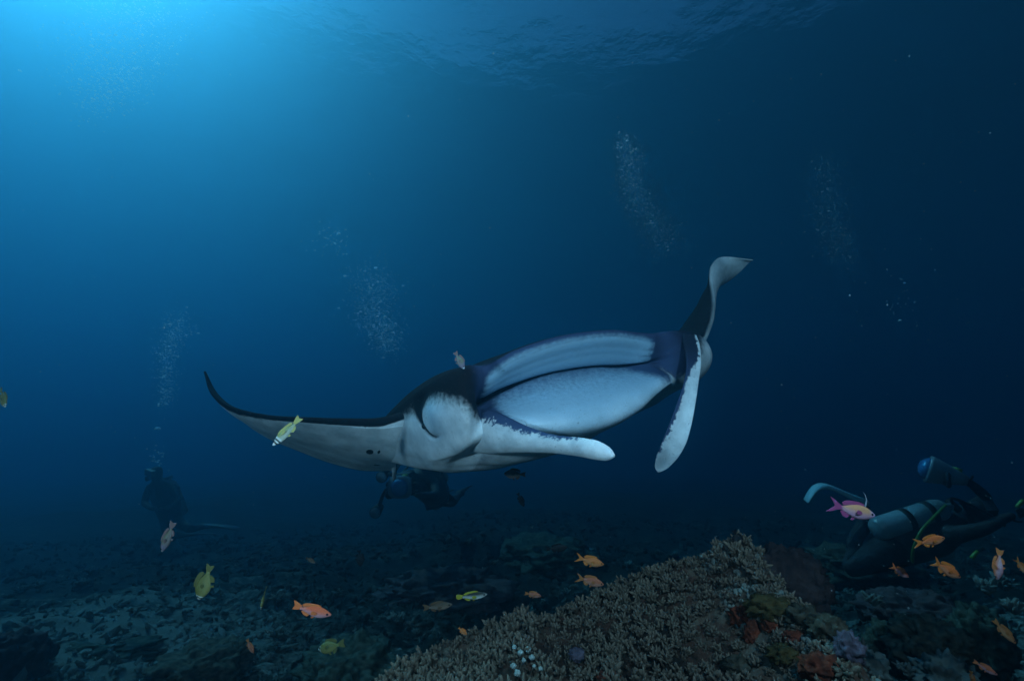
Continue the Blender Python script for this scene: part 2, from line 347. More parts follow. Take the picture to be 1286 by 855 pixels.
def build_manta_object():
    G, st, kf = MT['G'], MT['st'], MT['kf']
    V, Fc, PG = [], [], []
    def grid(Gr, pig, closed_end=True):
        n, m = Gr.shape[:2]; o = sum(len(x) for x in V)
        V.append(Gr.reshape(-1, 3)); PG.append(pig.reshape(-1, 5))
        for i in range(n-1):
            for j in range(m):
                j2 = (j+1) % m
                Fc.append((o+i*m+j, o+i*m+j2, o+(i+1)*m+j2, o+(i+1)*m+j))
        Fc.append(tuple(o+j for j in range(m-1, -1, -1))); Fc.append(tuple(o+(n-1)*m+j for j in range(m)))
    grid(G[:, :-1], np.stack(manta_pigment_shade(st[:, None], kf[None, :-1]), -1))
    left = [((552, 512), (542, 560), 1.98, .08), ((578, 512), (572, 566), 1.80, .08), ((604, 514), (602, 570), 1.66, .08), ((632, 524), (632, 570), 1.535, .06), ((665, 538), (665, 569), 1.48, .045), ((697, 547), (697, 570), 1.43, .035),
            ((730, 550), (728, 574), 1.38, .026), ((755, 556), (751, 578), 1.345, .02), ((767, 564), (764, 578), 1.33, .016), ((772, 571), (771, 574), 1.32, .008)]
    right = [((856, 424), (874, 426), 2.06, .06), ((858, 436), (878, 438), 1.99, .05), ((861, 455), (879, 458), 1.93, .04), ((858, 480), (876, 482), 1.88, .034), ((849, 507), (872, 508), 1.84, .028),
             ((838, 535), (866, 537), 1.81, .024), ((828, 560), (858, 561), 1.79, .02), ((822, 578), (846, 579), 1.78, .016), ((823, 589), (834, 590), 1.775, .012), ((826, 593), (828, 593), 1.773, .006)]
    for stn, sgn, span in ((left, 1, (0, .5)), (right, 1, (0, .62))):
        Gf, tt, ph = fin(stn)
        c = np.cos(ph)                                      # 1 at edge A, -1 at edge B
        edge = c - (.62+.25*smooth01(.6, 1, tt))            # dusky along edge A
        w = .5-edge*1.1 - .18*np.exp(-((c+.25)/.12)**2)
        if sgn: w = w + .5*smooth01(.82, .98, tt)
        v = smooth01(.1, .5, tt)*.8+.2
        if stn is right: w = w - 1.4*(1-smooth01(.18, .42, tt))
        else: w = w - .5*(1-smooth01(.0, .3, tt))*smooth01(.1, .5, c)
        grid(Gf, np.stack([np.clip(w, -.3, 1.3), np.full_like(w, .62), v, np.zeros_like(w), np.full_like(w, .13)], -1))
    # tail: a thin whip behind the disc
    W = MT['W']
    tl = np.array([W(.02, -1.15, .02), W(.12, -1.4, .04), W(.32, -1.75, .09), W(.6, -2.1, .15), W(.95, -2.45, .2)])
    tr = np.array([.035, .02, .012, .008, .003]); X, U = MT['X'], MT['U']
    ph = np.linspace(0, 2*math.pi, 10, endpoint=False)
    Gt = np.array([[c+X*(math.cos(q)*r)+U*(math.sin(q)*r) for q in ph] for c, r in zip(tl, tr)])
    grid(Gt, np.zeros((*Gt.shape[:2], 5))+np.array([0, 0, 0, 0, .1]))
    Vv = np.concatenate(V); base = np.array(MT['O'])
    o = mesh_obj('manta_ray', Vv-base, Fc, manta_material(), loc=tuple(base))
    at = o.data.color_attributes.new('pig', 'FLOAT_COLOR', 'POINT')
    pc = np.concatenate(PG).astype(np.float32); at.data.foreach_set('color', pc[:, :4].ravel())
    o.data.attributes.new('soft', 'FLOAT', 'POINT').data.foreach_set('value', pc[:, 4].copy())
    bm = bmesh.new(); bm.from_mesh(o.data); bmesh.ops.recalc_face_normals(bm, faces=bm.faces); bm.to_mesh(o.data); bm.free()
    tag(o, 'large black and white manta ray gliding with its head fins unrolled', 'manta ray')
    return o
manta = build_manta_object()
def manta_eye():
    G, st, kf = MT['G'], MT['st'], MT['kf']
    i = int(np.argmin(abs(st-8.36))); j = int(np.argmin(abs(kf-16.6))); p = G[i, j]-MT['O']
    bm = bmesh.new(); bmesh.ops.create_uvsphere(bm, u_segments=20, v_segments=12, radius=.013); v = [tuple(q.co) for q in bm.verts]; f = [[w.index for w in q.verts] for q in bm.faces]; bm.free()
    mesh_obj('eye', v, f, simple('manta_eye', (.012, .014, .018), .12, .6), manta, loc=tuple(p))
manta_eye()
# ---------------------------------------------------------------- sea floor and reef
rng = np.random.default_rng(7)
_lat = rng.random((8, 256, 256))
def vnoise(x, y, seed=0):
    L = _lat[seed % 8]
    xi, yi = np.floor(x).astype(int), np.floor(y).astype(int); fx, fy = x-xi, y-yi
    fx, fy = fx*fx*(3-2*fx), fy*fy*(3-2*fy)
    g = lambda a, b: L[a & 255, b & 255]
    return (g(xi, yi)*(1-fx)+g(xi+1, yi)*fx)*(1-fy)+(g(xi, yi+1)*(1-fx)+g(xi+1, yi+1)*fx)*fy
def fbm(x, y, seed=0, oct=5, rough=.5):
    s = 0; a = 1; t = 0
    for i in range(oct):
        s = s+a*vnoise(x*2**i+17.3*i, y*2**i+5.1*i, seed+i); t += a; a *= rough
    return s/t
def floor_z(x, y):
    r = np.hypot(x, y-3)
    far = smooth01(8, 40, r)
    return -1.42 + .30*(fbm(x*.35, y*.35, 1, 3)-.5)*2*(1-.5*far) + .16*(fbm(x*1.4, y*1.4, 2, 4)-.5) + .13*(fbm(x*5, y*5, 3, 4, .6)-.5)*(1-far) + .07*(fbm(x*17, y*17, 4, 2)-.5)*(1-smooth01(3, 9, r)) + .30*smooth01(.9, 3.2, x)*smooth01(6, 2, y) - np.clip((y-5)*.05, 0, 4.2)
def grid_mesh(X, Y, Z):
    n, m = X.shape
    v = np.stack([X, Y, Z], -1).reshape(-1, 3)
    i = np.arange(n-1)[:, None]*m+np.arange(m-1)[None]
    f = np.stack([i, i+m, i+m+1, i+1], -1).reshape(-1, 4)[:, ::-1]
    return v, f.tolist()
def ground_mat(name, dark, mid, pale, sc, patch=False):
    m, t, out = new_mat(name); N = t.nodes.new; L = t.links.new
    b = N('ShaderNodeBsdfPrincipled'); L(b.outputs[0], out.inputs[0]); b.inputs['Roughness'].default_value = .9; b.inputs['Specular IOR Level'].default_value = .1
    g = N('ShaderNodeNewGeometry')
    n1 = N('ShaderNodeTexNoise'); n1.inputs['Scale'].default_value = sc; n1.inputs['Detail'].default_value = 9; n1.inputs['Roughness'].default_value = .72; L(g.outputs['Position'], n1.inputs['Vector'])
    n2 = N('ShaderNodeTexNoise'); n2.inputs['Scale'].default_value = sc*.16; n2.inputs['Detail'].default_value = 4; L(g.outputs['Position'], n2.inputs['Vector'])
    ad = N('ShaderNodeMath'); ad.operation = 'MULTIPLY_ADD'; L(n2.outputs['Fac'], ad.inputs[0]); ad.inputs[1].default_value = .9
    sb = N('ShaderNodeMath'); sb.operation = 'SUBTRACT'; L(n1.outputs['Fac'], sb.inputs[0]); sb.inputs[1].default_value = .45; L(sb.outputs[0], ad.inputs[2])
    cr = N('ShaderNodeValToRGB'); e = cr.color_ramp.elements
    e[0].position = .36; e[0].color = (*dark, 1); e[1].position = .72; e[1].color = (*pale, 1)
    k = e.new(.52); k.color = (*mid, 1)
    fac = ad.outputs[0]
    if patch:
        at = N('ShaderNodeAttribute'); at.attribute_name = 'pale'
        a2 = N('ShaderNodeMath'); a2.operation = 'ADD'; L(fac, a2.inputs[0]); L(at.outputs['Fac'], a2.inputs[1]); fac = a2.outputs[0]
    L(fac, cr.inputs[0]); L(cr.outputs[0], b.inputs['Base Color'])
    bp = N('ShaderNodeBump'); bp.inputs['Distance'].default_value = .02; bp.inputs['Strength'].default_value = .8; L(n1.outputs['Fac'], bp.inputs['Height']); L(bp.outputs[0], b.inputs['Normal'])
    return m
M_floor = ground_mat('reef_rubble_ground', (.007, .008, .007), (.022, .024, .021), (.12, .13, .118), 30, True)
M_rock = ground_mat('reef_rock', (.022, .016, .013), (.085, .042, .03), (.15, .13, .10), 12)
M_rub = ground_mat('rubble_pieces', (.012, .013, .012), (.035, .038, .035), (.15, .165, .15), 22, True)
def pale_at(x, y):
    return .33*np.exp(-((x+2.7)/1.2)**2-((y-3.2)/1.0)**2)+.17*np.exp(-((x-3.0)/1.0)**2-((y-2.8)/1.0)**2)-.09*np.exp(-((x+.3)/1.3)**2-((y-3.6)/2.2)**2)+.10*(fbm(x*.8+9, y*.8, 6, 3)-.5)-.10*smooth01(3.6, 6.5, y+.25*np.abs(x))  # last term darkens the far floor's colour so it fades into murky water
def set_pale(o):
    n = len(o.data.vertices); co = np.empty(n*3); o.data.vertices.foreach_get('co', co); co = co.reshape(-1, 3)
    o.data.attributes.new('pale', 'FLOAT', 'POINT').data.foreach_set('value', pale_at(co[:, 0], co[:, 1]).astype(np.float32))
def build_floor():
    u = np.linspace(-1, 1, 361); k = 6.2
    xs = 160*np.sinh(k*u)/np.sinh(k); ys = np.clip(3.2+163*np.sinh(k*u)/np.sinh(k), -160, 160)
    Y, X = np.meshgrid(ys, xs, indexing='ij')
    v, f = grid_mesh(X, Y, floor_z(X, Y))
    o = mesh_obj('seabed', v, [q[::-1] for q in f], M_floor)
    set_pale(o); tag(o, 'rubble covered sea floor', kind='structure')
build_floor()
def ico(sub):
    bm = bmesh.new(); bmesh.ops.create_icosphere(bm, subdivisions=sub, radius=1); v = np.array([q.co[:] for q in bm.verts]); f = [[w.index for w in q.verts] for q in bm.faces]; bm.free(); return v, np.array(f)
def build_rubble():
    v0, f0 = ico(1); V, Fc = [], []; n = 0
    for i in range(30000):
        d = 2.0+(9.5*rng.random()**1.5 if i < 21000 else 3.0*rng.random()); ang = R(rng.uniform(-54, 54))
        x, y = d*math.sin(ang), d*math.cos(ang)
        if y < 1.7: continue
        clump = vnoise(np.array(x*.9+40), np.array(y*.9), 5)
        if rng.random() > .35+1.3*float(clump): continue
        s = (.006+.020*rng.random()**3)*(.8+.1*d)
        sc = s*rng.uniform(.5, 1.3, 3)*np.array([rng.uniform(1, 2.4), 1, .9])
        q = np.array((Quaternion((0, 0, 1), rng.uniform(0, 6.3)) @ Quaternion((rng.random(), rng.random(), .01), rng.normal()*.9)).to_matrix())
        v = (v0*(1+.5*(rng.random((len(v0), 1))-.5))*sc)@q.T+np.array([x, y, float(floor_z(np.array(x), np.array(y)))+.15*s])
        V.append(v); Fc.append(f0+n); n += len(v0)
    o = mesh_obj('coral_rubble', np.concatenate(V), np.concatenate(Fc).tolist(), M_rub, smooth=False)
    set_pale(o); tag(o, 'loose coral rubble strewn over the sea floor', 'rubble', kind='stuff')
build_rubble()

# ridge line of the outcrop in the foreground: bearing in the photo and distance
RIDGE = np.array([P(*q) for q in ((430, 920, 1.42), (470, 870, 1.45), (505, 836, 1.5), (560, 801, 1.58), (620, 780, 1.65), (680, 765, 1.7), (735, 747, 1.75), (790, 716, 1.8), (830, 708, 1.8), (870, 696, 1.78),
                  (900, 676, 1.75), (926, 673, 1.72), (940, 738, 1.69), (985, 750, 1.66), (1020, 758, 1.62), (1050, 785, 1.58), (1075, 822, 1.52), (1095, 870, 1.48), (1115, 930, 1.45))])
def crop_z(x, y):
    zr = np.interp(x, RIDGE[:, 0], RIDGE[:, 2]); yr = np.interp(x, RIDGE[:, 0], RIDGE[:, 1])
    out = np.maximum(RIDGE[0, 0]-x, x-RIDGE[-1, 0]); zr = zr-np.maximum(out, 0)*2.2
    d = yr-y
    sl = .30+.25*smooth01(.80, 1.0, x)
    z = np.where(d > 0, zr-sl*d-.02*np.exp(-d/.05), zr-.02-(-d)*1.5)
    lump = .05*(fbm(x*7+3, y*7, 4, 4)-.5)+.035*(fbm(x*19, y*19, 5, 3)-.5)*(1+1.5*smooth01(.78, .9, x))
    return z+lump
def build_outcrop():
    xs = np.arange(-.9, 1.6, .014); ys = np.arange(.55, 2.7, .014)
    Y, X = np.meshgrid(ys, xs, indexing='ij')
    Z = np.maximum(crop_z(X, Y), -1.75)
    v, f = grid_mesh(X, Y, Z)
    o = mesh_obj('reef_outcrop', v, [q[::-1] for q in f], M_rock)
    tag(o, 'lumpy reef rock outcrop carrying corals and sponges', 'reef rock')
build_outcrop()
def crop_normal(x, y):
    e = .03; f = lambda a, b: float(crop_z(np.array(a), np.array(b)))
    n = Vector((f(x-e, y)-f(x+e, y), f(x, y-e)-f(x, y+e), 2*e)); return n.normalized()
def finger(L, r, bend, n=5, seg=6):
    V, Fc = [], []
    for i in range(n):
        t = i/(n-1); rr = r*(1.0 if t < .7 else math.sqrt(max(.02, 1-((t-.7)/.32)**2)))*(.85+.25*math.sin(3*t))
        c = np.array([bend[0]*t*t, bend[1]*t*t, L*t])
        for j in range(seg):
            a = 2*math.pi*j/seg; V.append(c+np.array([math.cos(a)*rr*1.25, math.sin(a)*rr*.8, 0]))
    for i in range(n-1):
        for j in range(seg): Fc.append((i*seg+j, i*seg+(j+1) % seg, (i+1)*seg+(j+1) % seg, (i+1)*seg+j))
    Fc.append(tuple((n-1)*seg+j for j in range(seg)))
    return np.array(V), Fc
def rot_to(d):
    return np.array(Vector((0, 0, 1)).rotation_difference(Vector(d)).to_matrix())
def cluster_geo(nf, spread, L, r):
    """a tuft of stubby fingers that fork from one foot"""
    V, Fc = [], []
    def add(v, f):
        o = sum(len(q) for q in V); V.append(v); Fc.extend([[o+k for k in q] for q in f])
    for i in range(nf):
        a = 2.4*i+rng.uniform(-.3, .3); s = spread*math.sqrt((i+.4)/nf)
        d = np.array([math.cos(a)*s, math.sin(a)*s, 1.0]); d /= np.linalg.norm(d)
        l = L*rng.uniform(.75, 1.15)*(1-.25*(i/nf)); v, f = finger(l, r*rng.uniform(.85, 1.15), rng.normal(size=2)*.006)
        spin = rng.uniform(0, 6.3); c, s_ = math.cos(spin), math.sin(spin); v = v@np.array([[c, s_, 0], [-s_, c, 0], [0, 0, 1]])
        M = rot_to(d); add(v@M.T, f)
        for q in range(rng.integers(1, 3)):      # side knobs
            d2 = d+rng.normal(size=3)*.55; d2 /= np.linalg.norm(d2)
            v, f = finger(l*.42, r*.8, (0, 0), n=4, seg=5); add(v@rot_to(d2).T+d*l*rng.uniform(.4, .65), f)
    return np.concatenate(V), Fc
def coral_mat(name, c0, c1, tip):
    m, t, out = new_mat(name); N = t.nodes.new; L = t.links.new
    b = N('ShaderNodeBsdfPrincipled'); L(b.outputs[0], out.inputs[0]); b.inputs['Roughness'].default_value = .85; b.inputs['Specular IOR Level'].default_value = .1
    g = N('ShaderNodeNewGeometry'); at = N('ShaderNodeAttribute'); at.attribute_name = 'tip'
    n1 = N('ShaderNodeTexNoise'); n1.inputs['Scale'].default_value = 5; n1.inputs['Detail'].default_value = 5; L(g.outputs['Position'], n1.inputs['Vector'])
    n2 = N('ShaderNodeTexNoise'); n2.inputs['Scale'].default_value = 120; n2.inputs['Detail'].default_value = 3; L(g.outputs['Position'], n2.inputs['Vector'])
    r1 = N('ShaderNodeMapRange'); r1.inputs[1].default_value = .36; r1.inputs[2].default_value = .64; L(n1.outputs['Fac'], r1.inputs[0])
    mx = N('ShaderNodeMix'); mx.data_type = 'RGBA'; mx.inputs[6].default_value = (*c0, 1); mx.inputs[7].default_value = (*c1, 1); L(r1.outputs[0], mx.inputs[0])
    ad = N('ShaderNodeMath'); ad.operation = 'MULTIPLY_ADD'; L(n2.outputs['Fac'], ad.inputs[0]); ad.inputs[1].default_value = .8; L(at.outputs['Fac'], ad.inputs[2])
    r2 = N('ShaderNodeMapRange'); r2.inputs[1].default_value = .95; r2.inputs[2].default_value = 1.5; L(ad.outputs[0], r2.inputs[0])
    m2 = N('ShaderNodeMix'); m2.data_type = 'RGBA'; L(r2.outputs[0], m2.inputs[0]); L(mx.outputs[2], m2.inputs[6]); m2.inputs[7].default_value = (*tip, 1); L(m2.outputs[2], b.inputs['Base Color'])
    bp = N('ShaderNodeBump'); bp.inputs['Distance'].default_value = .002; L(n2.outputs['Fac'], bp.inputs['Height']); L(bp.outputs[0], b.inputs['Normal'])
    return m
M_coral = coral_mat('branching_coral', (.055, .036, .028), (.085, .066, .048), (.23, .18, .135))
M_growth = coral_mat('reef_growth', (.02, .022, .018), (.05, .055, .048), (.18, .2, .18))
def set_tip(me, tips):
    me.attributes.new('tip', 'FLOAT', 'POINT').data.foreach_set('value', np.asarray(tips, np.float32))
M_coralbase = simple('coral_base', (.05, .045, .045), .9, .1, 22, (.11, .10, .095), .01)
M_teal = simple('pale_crust', (.06, .05, .045), .85, .1, 14, (.19, .21, .185), .004)
def build_colony():
    root = empty('branching_coral', (0.18, 1.5, float(crop_z(np.array(.18), np.array(1.5)))))
    tag(root, 'large grey-brown finger coral colony spreading over the foreground outcrop', 'coral')
    base = Vector(root.location)
    metas = []
    for i in range(9):
        v, f = cluster_geo(10+i % 4, .9, .041, .0047)
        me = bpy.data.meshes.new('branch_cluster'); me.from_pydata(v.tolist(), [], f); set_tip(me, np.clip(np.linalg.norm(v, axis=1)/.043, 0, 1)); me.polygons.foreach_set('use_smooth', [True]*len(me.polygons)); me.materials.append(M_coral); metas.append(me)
    pts = []; tries = 0
    xl, xr = float(RIDGE[1, 0])-.04, float(P(934, 700, 1.7)[0])
    while tries < 30000:
        tries += 1
        x = rng.uniform(xl, xr); yr = float(np.interp(x, RIDGE[:, 0], RIDGE[:, 1])); y = rng.uniform(.98, yr+.06)
        if vnoise(np.array(x*9.), np.array(y*9.+4), 2) < .17: continue
        if all((x-a)**2+(y-b)**2 > .031**2 for a, b in pts): pts.append((x, y))
    pts.sort(key=lambda q: -(q[0]**2+q[1]**2)*0 + -q[1])
    # the largest-looking 290 stand alone, the rest is one mass
    vis = [q for q in pts if abs(q[0]) < .98*q[1]]
    order = sorted(pts, key=lambda q: math.hypot(*q))
    inframe = [q for q in order if True]
    def place(x, y):
        n = crop_normal(x, y); n = (n*.55+Vector((0, 0, .75))+Vector((-.05, -.28, 0))+Vector(rng.normal(size=3)*.16)).normalized()
        q = Vector((0, 0, 1)).rotation_difference(n) @ Quaternion((0, 0, 1), rng.uniform(0, 6.28))
        z = float(crop_z(np.array(x), np.array(y)))-.008
        return Vector((x, y, z)), q, rng.uniform(.75, 1.2)*(.65+.8*float(vnoise(np.array(x*6.+3), np.array(y*6.), 3)))
    def seen(x, y):
        p = Vector((x, y, float(crop_z(np.array(x), np.array(y)))+.02)); d = p.dot(CF); return 427.5-p.dot(CU)/d*FPX < 868
    front = [q for q in order if seen(*q)]
    solo = set(front[:290]) if len(front) > 290 else set(front)
    V, Fc, n, TP = [], [], 0, []
    for i, (x, y) in enumerate(order):
        loc, q, s = place(x, y)
        if (x, y) in solo:
            o = bpy.data.objects.new('branch_cluster', metas[i % 9]); COL.objects.link(o); o.parent = root
            o.location = loc-base; o.rotation_mode = 'QUATERNION'; o.rotation_quaternion = q; o.scale = (s, s, s)
        elif seen(x, y) or rng.random() < .5:
            me = metas[i % 9]; v = np.empty(len(me.vertices)*3); me.vertices.foreach_get('co', v); v = v.reshape(-1, 3)*s
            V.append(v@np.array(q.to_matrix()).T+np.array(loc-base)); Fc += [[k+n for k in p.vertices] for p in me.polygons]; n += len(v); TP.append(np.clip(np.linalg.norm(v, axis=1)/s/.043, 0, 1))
    # small fingers that fill the gaps
    for i in range(2600):
        x = rng.uniform(xl-.02, xr); yr = float(np.interp(x, RIDGE[:, 0], RIDGE[:, 1])); y = rng.uniform(1.0, yr+.05)
        loc, q, s = place(x, y); v, f = finger(.024*s, .0042, rng.normal(size=2)*.003, n=3, seg=5)
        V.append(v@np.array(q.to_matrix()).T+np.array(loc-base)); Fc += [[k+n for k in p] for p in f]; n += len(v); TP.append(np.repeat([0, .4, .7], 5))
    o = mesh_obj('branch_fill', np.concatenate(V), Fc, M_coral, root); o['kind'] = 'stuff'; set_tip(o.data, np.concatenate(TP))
    # pale upright rim where the colony ends
    rim = []
    for i in range(15):
        t = i/14; p = P(935+3*math.sin(t*5)-3*t, 692+56*t, 1.60); w = .006+.004*math.sin(t*9); rim.append((p, w))
    V, Fc = [], []
    for i, (p, w) in enumerate(rim):
        for dx, dy in ((-w, -.006), (w, -.008), (w*1.2, .05), (-w*1.2, .05)): V.append(np.array(p)-np.array(base)+np.array([dx, dy, 0]))
    for i in range(14):
        for j in range(4): Fc.append((i*4+j, i*4+(j+1) % 4, (i+1)*4+(j+1) % 4, (i+1)*4+j))
    o = mesh_obj('plate_rim', V, Fc, simple('rim', (.22, .22, .24), .8, .1, 60, (.36, .36, .4), .003), root); o['label'] = 'pale upright rim of the coral plate'
    return metas
CORAL_MESHES = build_colony()
def blob(name, loc, size, mat, label, cat, seed=0, amp=.25, sc=2.5, sub=4, rot=0, group=None, rib=0, parent=None, fine=.0):
    v, f = ico(sub); out = []
    for q in v:
        n = noise.fractal(Vector(q*sc)+Vector((seed*7.1, seed*3.3, 0)), .8, 2.0, 4)
        n2 = noise.fractal(Vector(q*sc*4.5)+Vector((seed*2.1, 0, seed)), .7, 2.1, 5)
        a = math.atan2(q[1], q[0]); k = 1+amp*n+fine*n2+rib*math.cos(a*16)*(1-q[2]**2)
        out.append(q*k*np.array(size))
    o = mesh_obj(name, out, f.tolist(), mat, loc=loc); o.rotation_euler = (0, 0, rot)
    if parent: o.parent = parent
    elif label: tag(o, label, cat, group)
    return o
M_sponge = simple('dark_sponge', (.035, .024, .026), .9, .1, 18, (.075, .05, .05), .02)
M_ochre = simple('ochre_sponge', (.035, .028, .012), .9, .1, 40, (.085, .06, .024), .01)
M_red = simple('red_sponge', (.06, .018, .012), .9, .1, 40, (.17, .04, .022), .008)
M_purple = simple('purple_sponge', (.055, .045, .06), .85, .1, 40, (.12, .10, .135), .006)
M_brown = simple('brown_coral', (.02, .017, .012), .9, .1, 34, (.085, .075, .055), .010)
M_green = simple('green_coral', (.012, .016, .011), .9, .1, 30, (.06, .07, .055), .012)
def C(px, py, d): return tuple(P(px, py, d))
def on_crop(px, py, lift=0.0):
    """the point of the outcrop's surface on that bearing"""
    for d in np.arange(.9, 2.2, .006):
        p = P(px, py, d)
        if p.z <= float(crop_z(np.array(p.x), np.array(p.y)))+lift: return tuple(p)
    return tuple(P(px, py, 1.6))
def build_reef_life():
    b = blob('barrel_sponge', C(985, 742, 1.98), (.17, .15, .17), M_sponge, 'dark purple-brown barrel sponge rising behind the finger coral', 'sponge', 3, .14, 2.2, 5, rib=.04, fine=.10)
    blob('encrusting_sponge', on_crop(972, 764, .012), (.075, .05, .03), M_ochre, 'ochre yellow sponge crust below the dark barrel sponge', 'sponge', 5, .5, 2.4)
    blob('encrusting_sponge', on_crop(968, 785, .012), (.022, .02, .018), M_red, 'bright rust red sponge knob under the ochre crust', 'sponge', 6, .4)
    blob('encrusting_sponge', on_crop(945, 796, .012), (.02, .018, .03), M_red, 'narrow red sponge upright between pale crusts on the outcrop', 'sponge', 7, .4)
    blob('encrusting_sponge', on_crop(998, 800, .012), (.026, .02, .016), M_red, 'flat red-brown sponge patch right of the red knob', 'sponge', 8, .5)
    blob('encrusting_sponge', on_crop(765, 852, .012), (.03, .025, .018), M_red, 'red and orange sponge at the foot of the finger coral', 'sponge', 9, .5)
    blob('tube_sponge', on_crop(725, 822, .03), (.022, .02, .018), M_purple, 'pale violet sponge lump nestled among coral fingers', 'sponge', 10, .4)
    for k, (px, py, d, sz, mt, lab) in enumerate((
        (1010, 776, 1.55, (.05, .035, .03), M_brown, 'brown lobed coral lump beside the ochre crust'), (1040, 792, 1.5, (.045, .04, .035), M_brown, 'brown knobby lump on the outcrop\'s outer shoulder'),
        (930, 775, 1.56, (.03, .025, .03), M_red, 'dark red sponge in the shade below the coral rim'), (985, 822, 1.38, (.04, .03, .022), M_ochre, 'dull ochre cushion low on the bare rock'),
        (1030, 838, 1.36, (.045, .035, .03), M_red, 'broad rust coloured crust near the outcrop\'s foot'), (925, 835, 1.3, (.035, .03, .02), M_brown, 'small brown cushion at the coral colony\'s edge'),
        (1065, 815, 1.47, (.03, .03, .035), M_purple, 'violet grey knob on the outcrop\'s steep end'))):
        blob('reef_lump', on_crop(px, py, .012), sz, mt, lab, 'reef growth', 60+k, .45, 2.6, 4, fine=.12)
    # pale nodular crust on the bare rock: many small lobes
    v0, f0 = ico(1); V, Fc, n = [], [], 0
    for i in range(2600):
        x = rng.uniform(float(P(905, 800, 1.5)[0]), float(P(1100, 830, 1.5)[0])); yr = float(np.interp(x, RIDGE[:, 0], RIDGE[:, 1])); y = rng.uniform(1.05, yr+.03)
        if vnoise(np.array(x*14.), np.array(y*14.), 6) < .52: continue
        s = rng.uniform(.004, .010); z = float(crop_z(np.array(x), np.array(y)))
        v = v0*s*rng.uniform(.7, 1.3, 3)*(1+.4*(rng.random((len(v0), 1))-.5)); V.append(v+np.array([x, y, z+s*.4])); Fc.append(f0+n); n += len(v)
    o = mesh_obj('nodular_crust', np.concatenate(V), np.concatenate(Fc).tolist(), M_teal); tag(o, 'pale nodular crust covering the bare side of the outcrop', 'coral', kind='stuff')
    # bleached knobs among the fingers
    for k, (px, py, d, z) in enumerate(((646, 812, 1.37, .007), (654, 819, 1.355, .008), (663, 815, 1.37, .009), (668, 825, 1.345, .008), (658, 829, 1.34, .006), (645, 836, 1.31, .008), (650, 845, 1.295, .009), (679, 839, 1.31, .006), (671, 836, 1.315, .005))):
        blob('bleached_coral', on_crop(px, py, .035), (z, z*.8, z*.9), M_bleach, 'small bleached white coral knob among brown coral fingers', 'coral', 20+k, .6, 3, 3, group='bleached knobs in the finger coral', fine=.2)
    # other heads standing on the sea floor
    def head(px, py, d, size, mat, label, seed, amp=.22, sc=2.2): blob('coral_head', C(px, py, d), size, mat, label, 'coral', seed, amp+.1, sc, 5, rot=seed, fine=.11)
    head(1168, 812, 2.05, (.15, .14, .11), M_brown, 'rounded brown coral head beyond the outcrop with a pale fringe', 31)
    head(1120, 815, 2.2, (.10, .10, .10), M_green, 'greenish lump of coral squeezed between the outcrop and brown head', 32)
    head(1232, 806, 2.3, (.12, .12, .15), M_green, 'tall dark green coral lump right of the brown head', 33)
    head(1150, 772, 2.9, (.26, .2, .14), M_sponge, 'broad dark boulder on the sea floor under the tank diver', 34)
    head(1190, 856, 1.75, (.10, .09, .08), M_teal, 'pale crusted coral knoll in front of the brown head', 35, .3, 3)
    head(1085, 845, 1.7, (.07, .07, .09), M_teal, 'pale bushy lump leaning on the side of the outcrop', 36, .35, 3)
    head(8, 838, 2.5, (.13, .16, .16), M_sponge, 'dark rock at the edge of the pale rubble field', 37)
    head(110, 822, 2.9, (.35, .22, .07), M_green, 'low dark ledge across the pale rubble field', 38, .3)
    head(255, 838, 2.7, (.28, .2, .10), M_brown, 'flat brownish coral ledge beside the rubble field', 39, .3)
    head(440, 842, 2.6, (.30, .26, .14), M_green, 'dark green mound under the olive fish by the finger coral', 40)
    head(560, 745, 4.2, (.55, .4, .18), M_sponge, 'long dark reef ridge behind the finger coral', 41)
    head(345, 775, 4.0, (.5, .4, .16), M_green, 'dark reef hump under the orange pink fish', 42)
    head(690, 700, 5.6, (.6, .5, .22), M_green, 'distant dark bommie behind the dark little fish', 43)
    head(1080, 712, 5.0, (.5, .4, .20), M_brown, 'distant reef hump to the side of the tank diver', 44)
    for k, (px, py, d, s) in enumerate(((1098, 760, 2.6, 2.2), (1240, 745, 2.6, 2.6), (1275, 770, 2.2, 2.2), (1262, 740, 3.0, 3.0), (1215, 850, 1.9, 1.6), (1140, 850, 1.8, 1.6))):
        o = bpy.data.objects.new('bushy_coral', CORAL_MESHES[k].copy()); o.data.materials[0] = M_teal; COL.objects.link(o); p = Vector(C(px, py, d)); o.location = p; o.scale = (s, s, s*.8)
        lab = ['pale bushy coral tuft beside the foot of the outcrop', 'pale bushy coral on the slope below the vertical pink fish', 'pale bushy coral right of the green lump', 'larger pale bush coral up the slope behind the pink fish',
               'small pale coral tuft below the tall green lump', 'small pale coral tuft below the brown coral head'][k]
        tag(o, lab, 'coral')
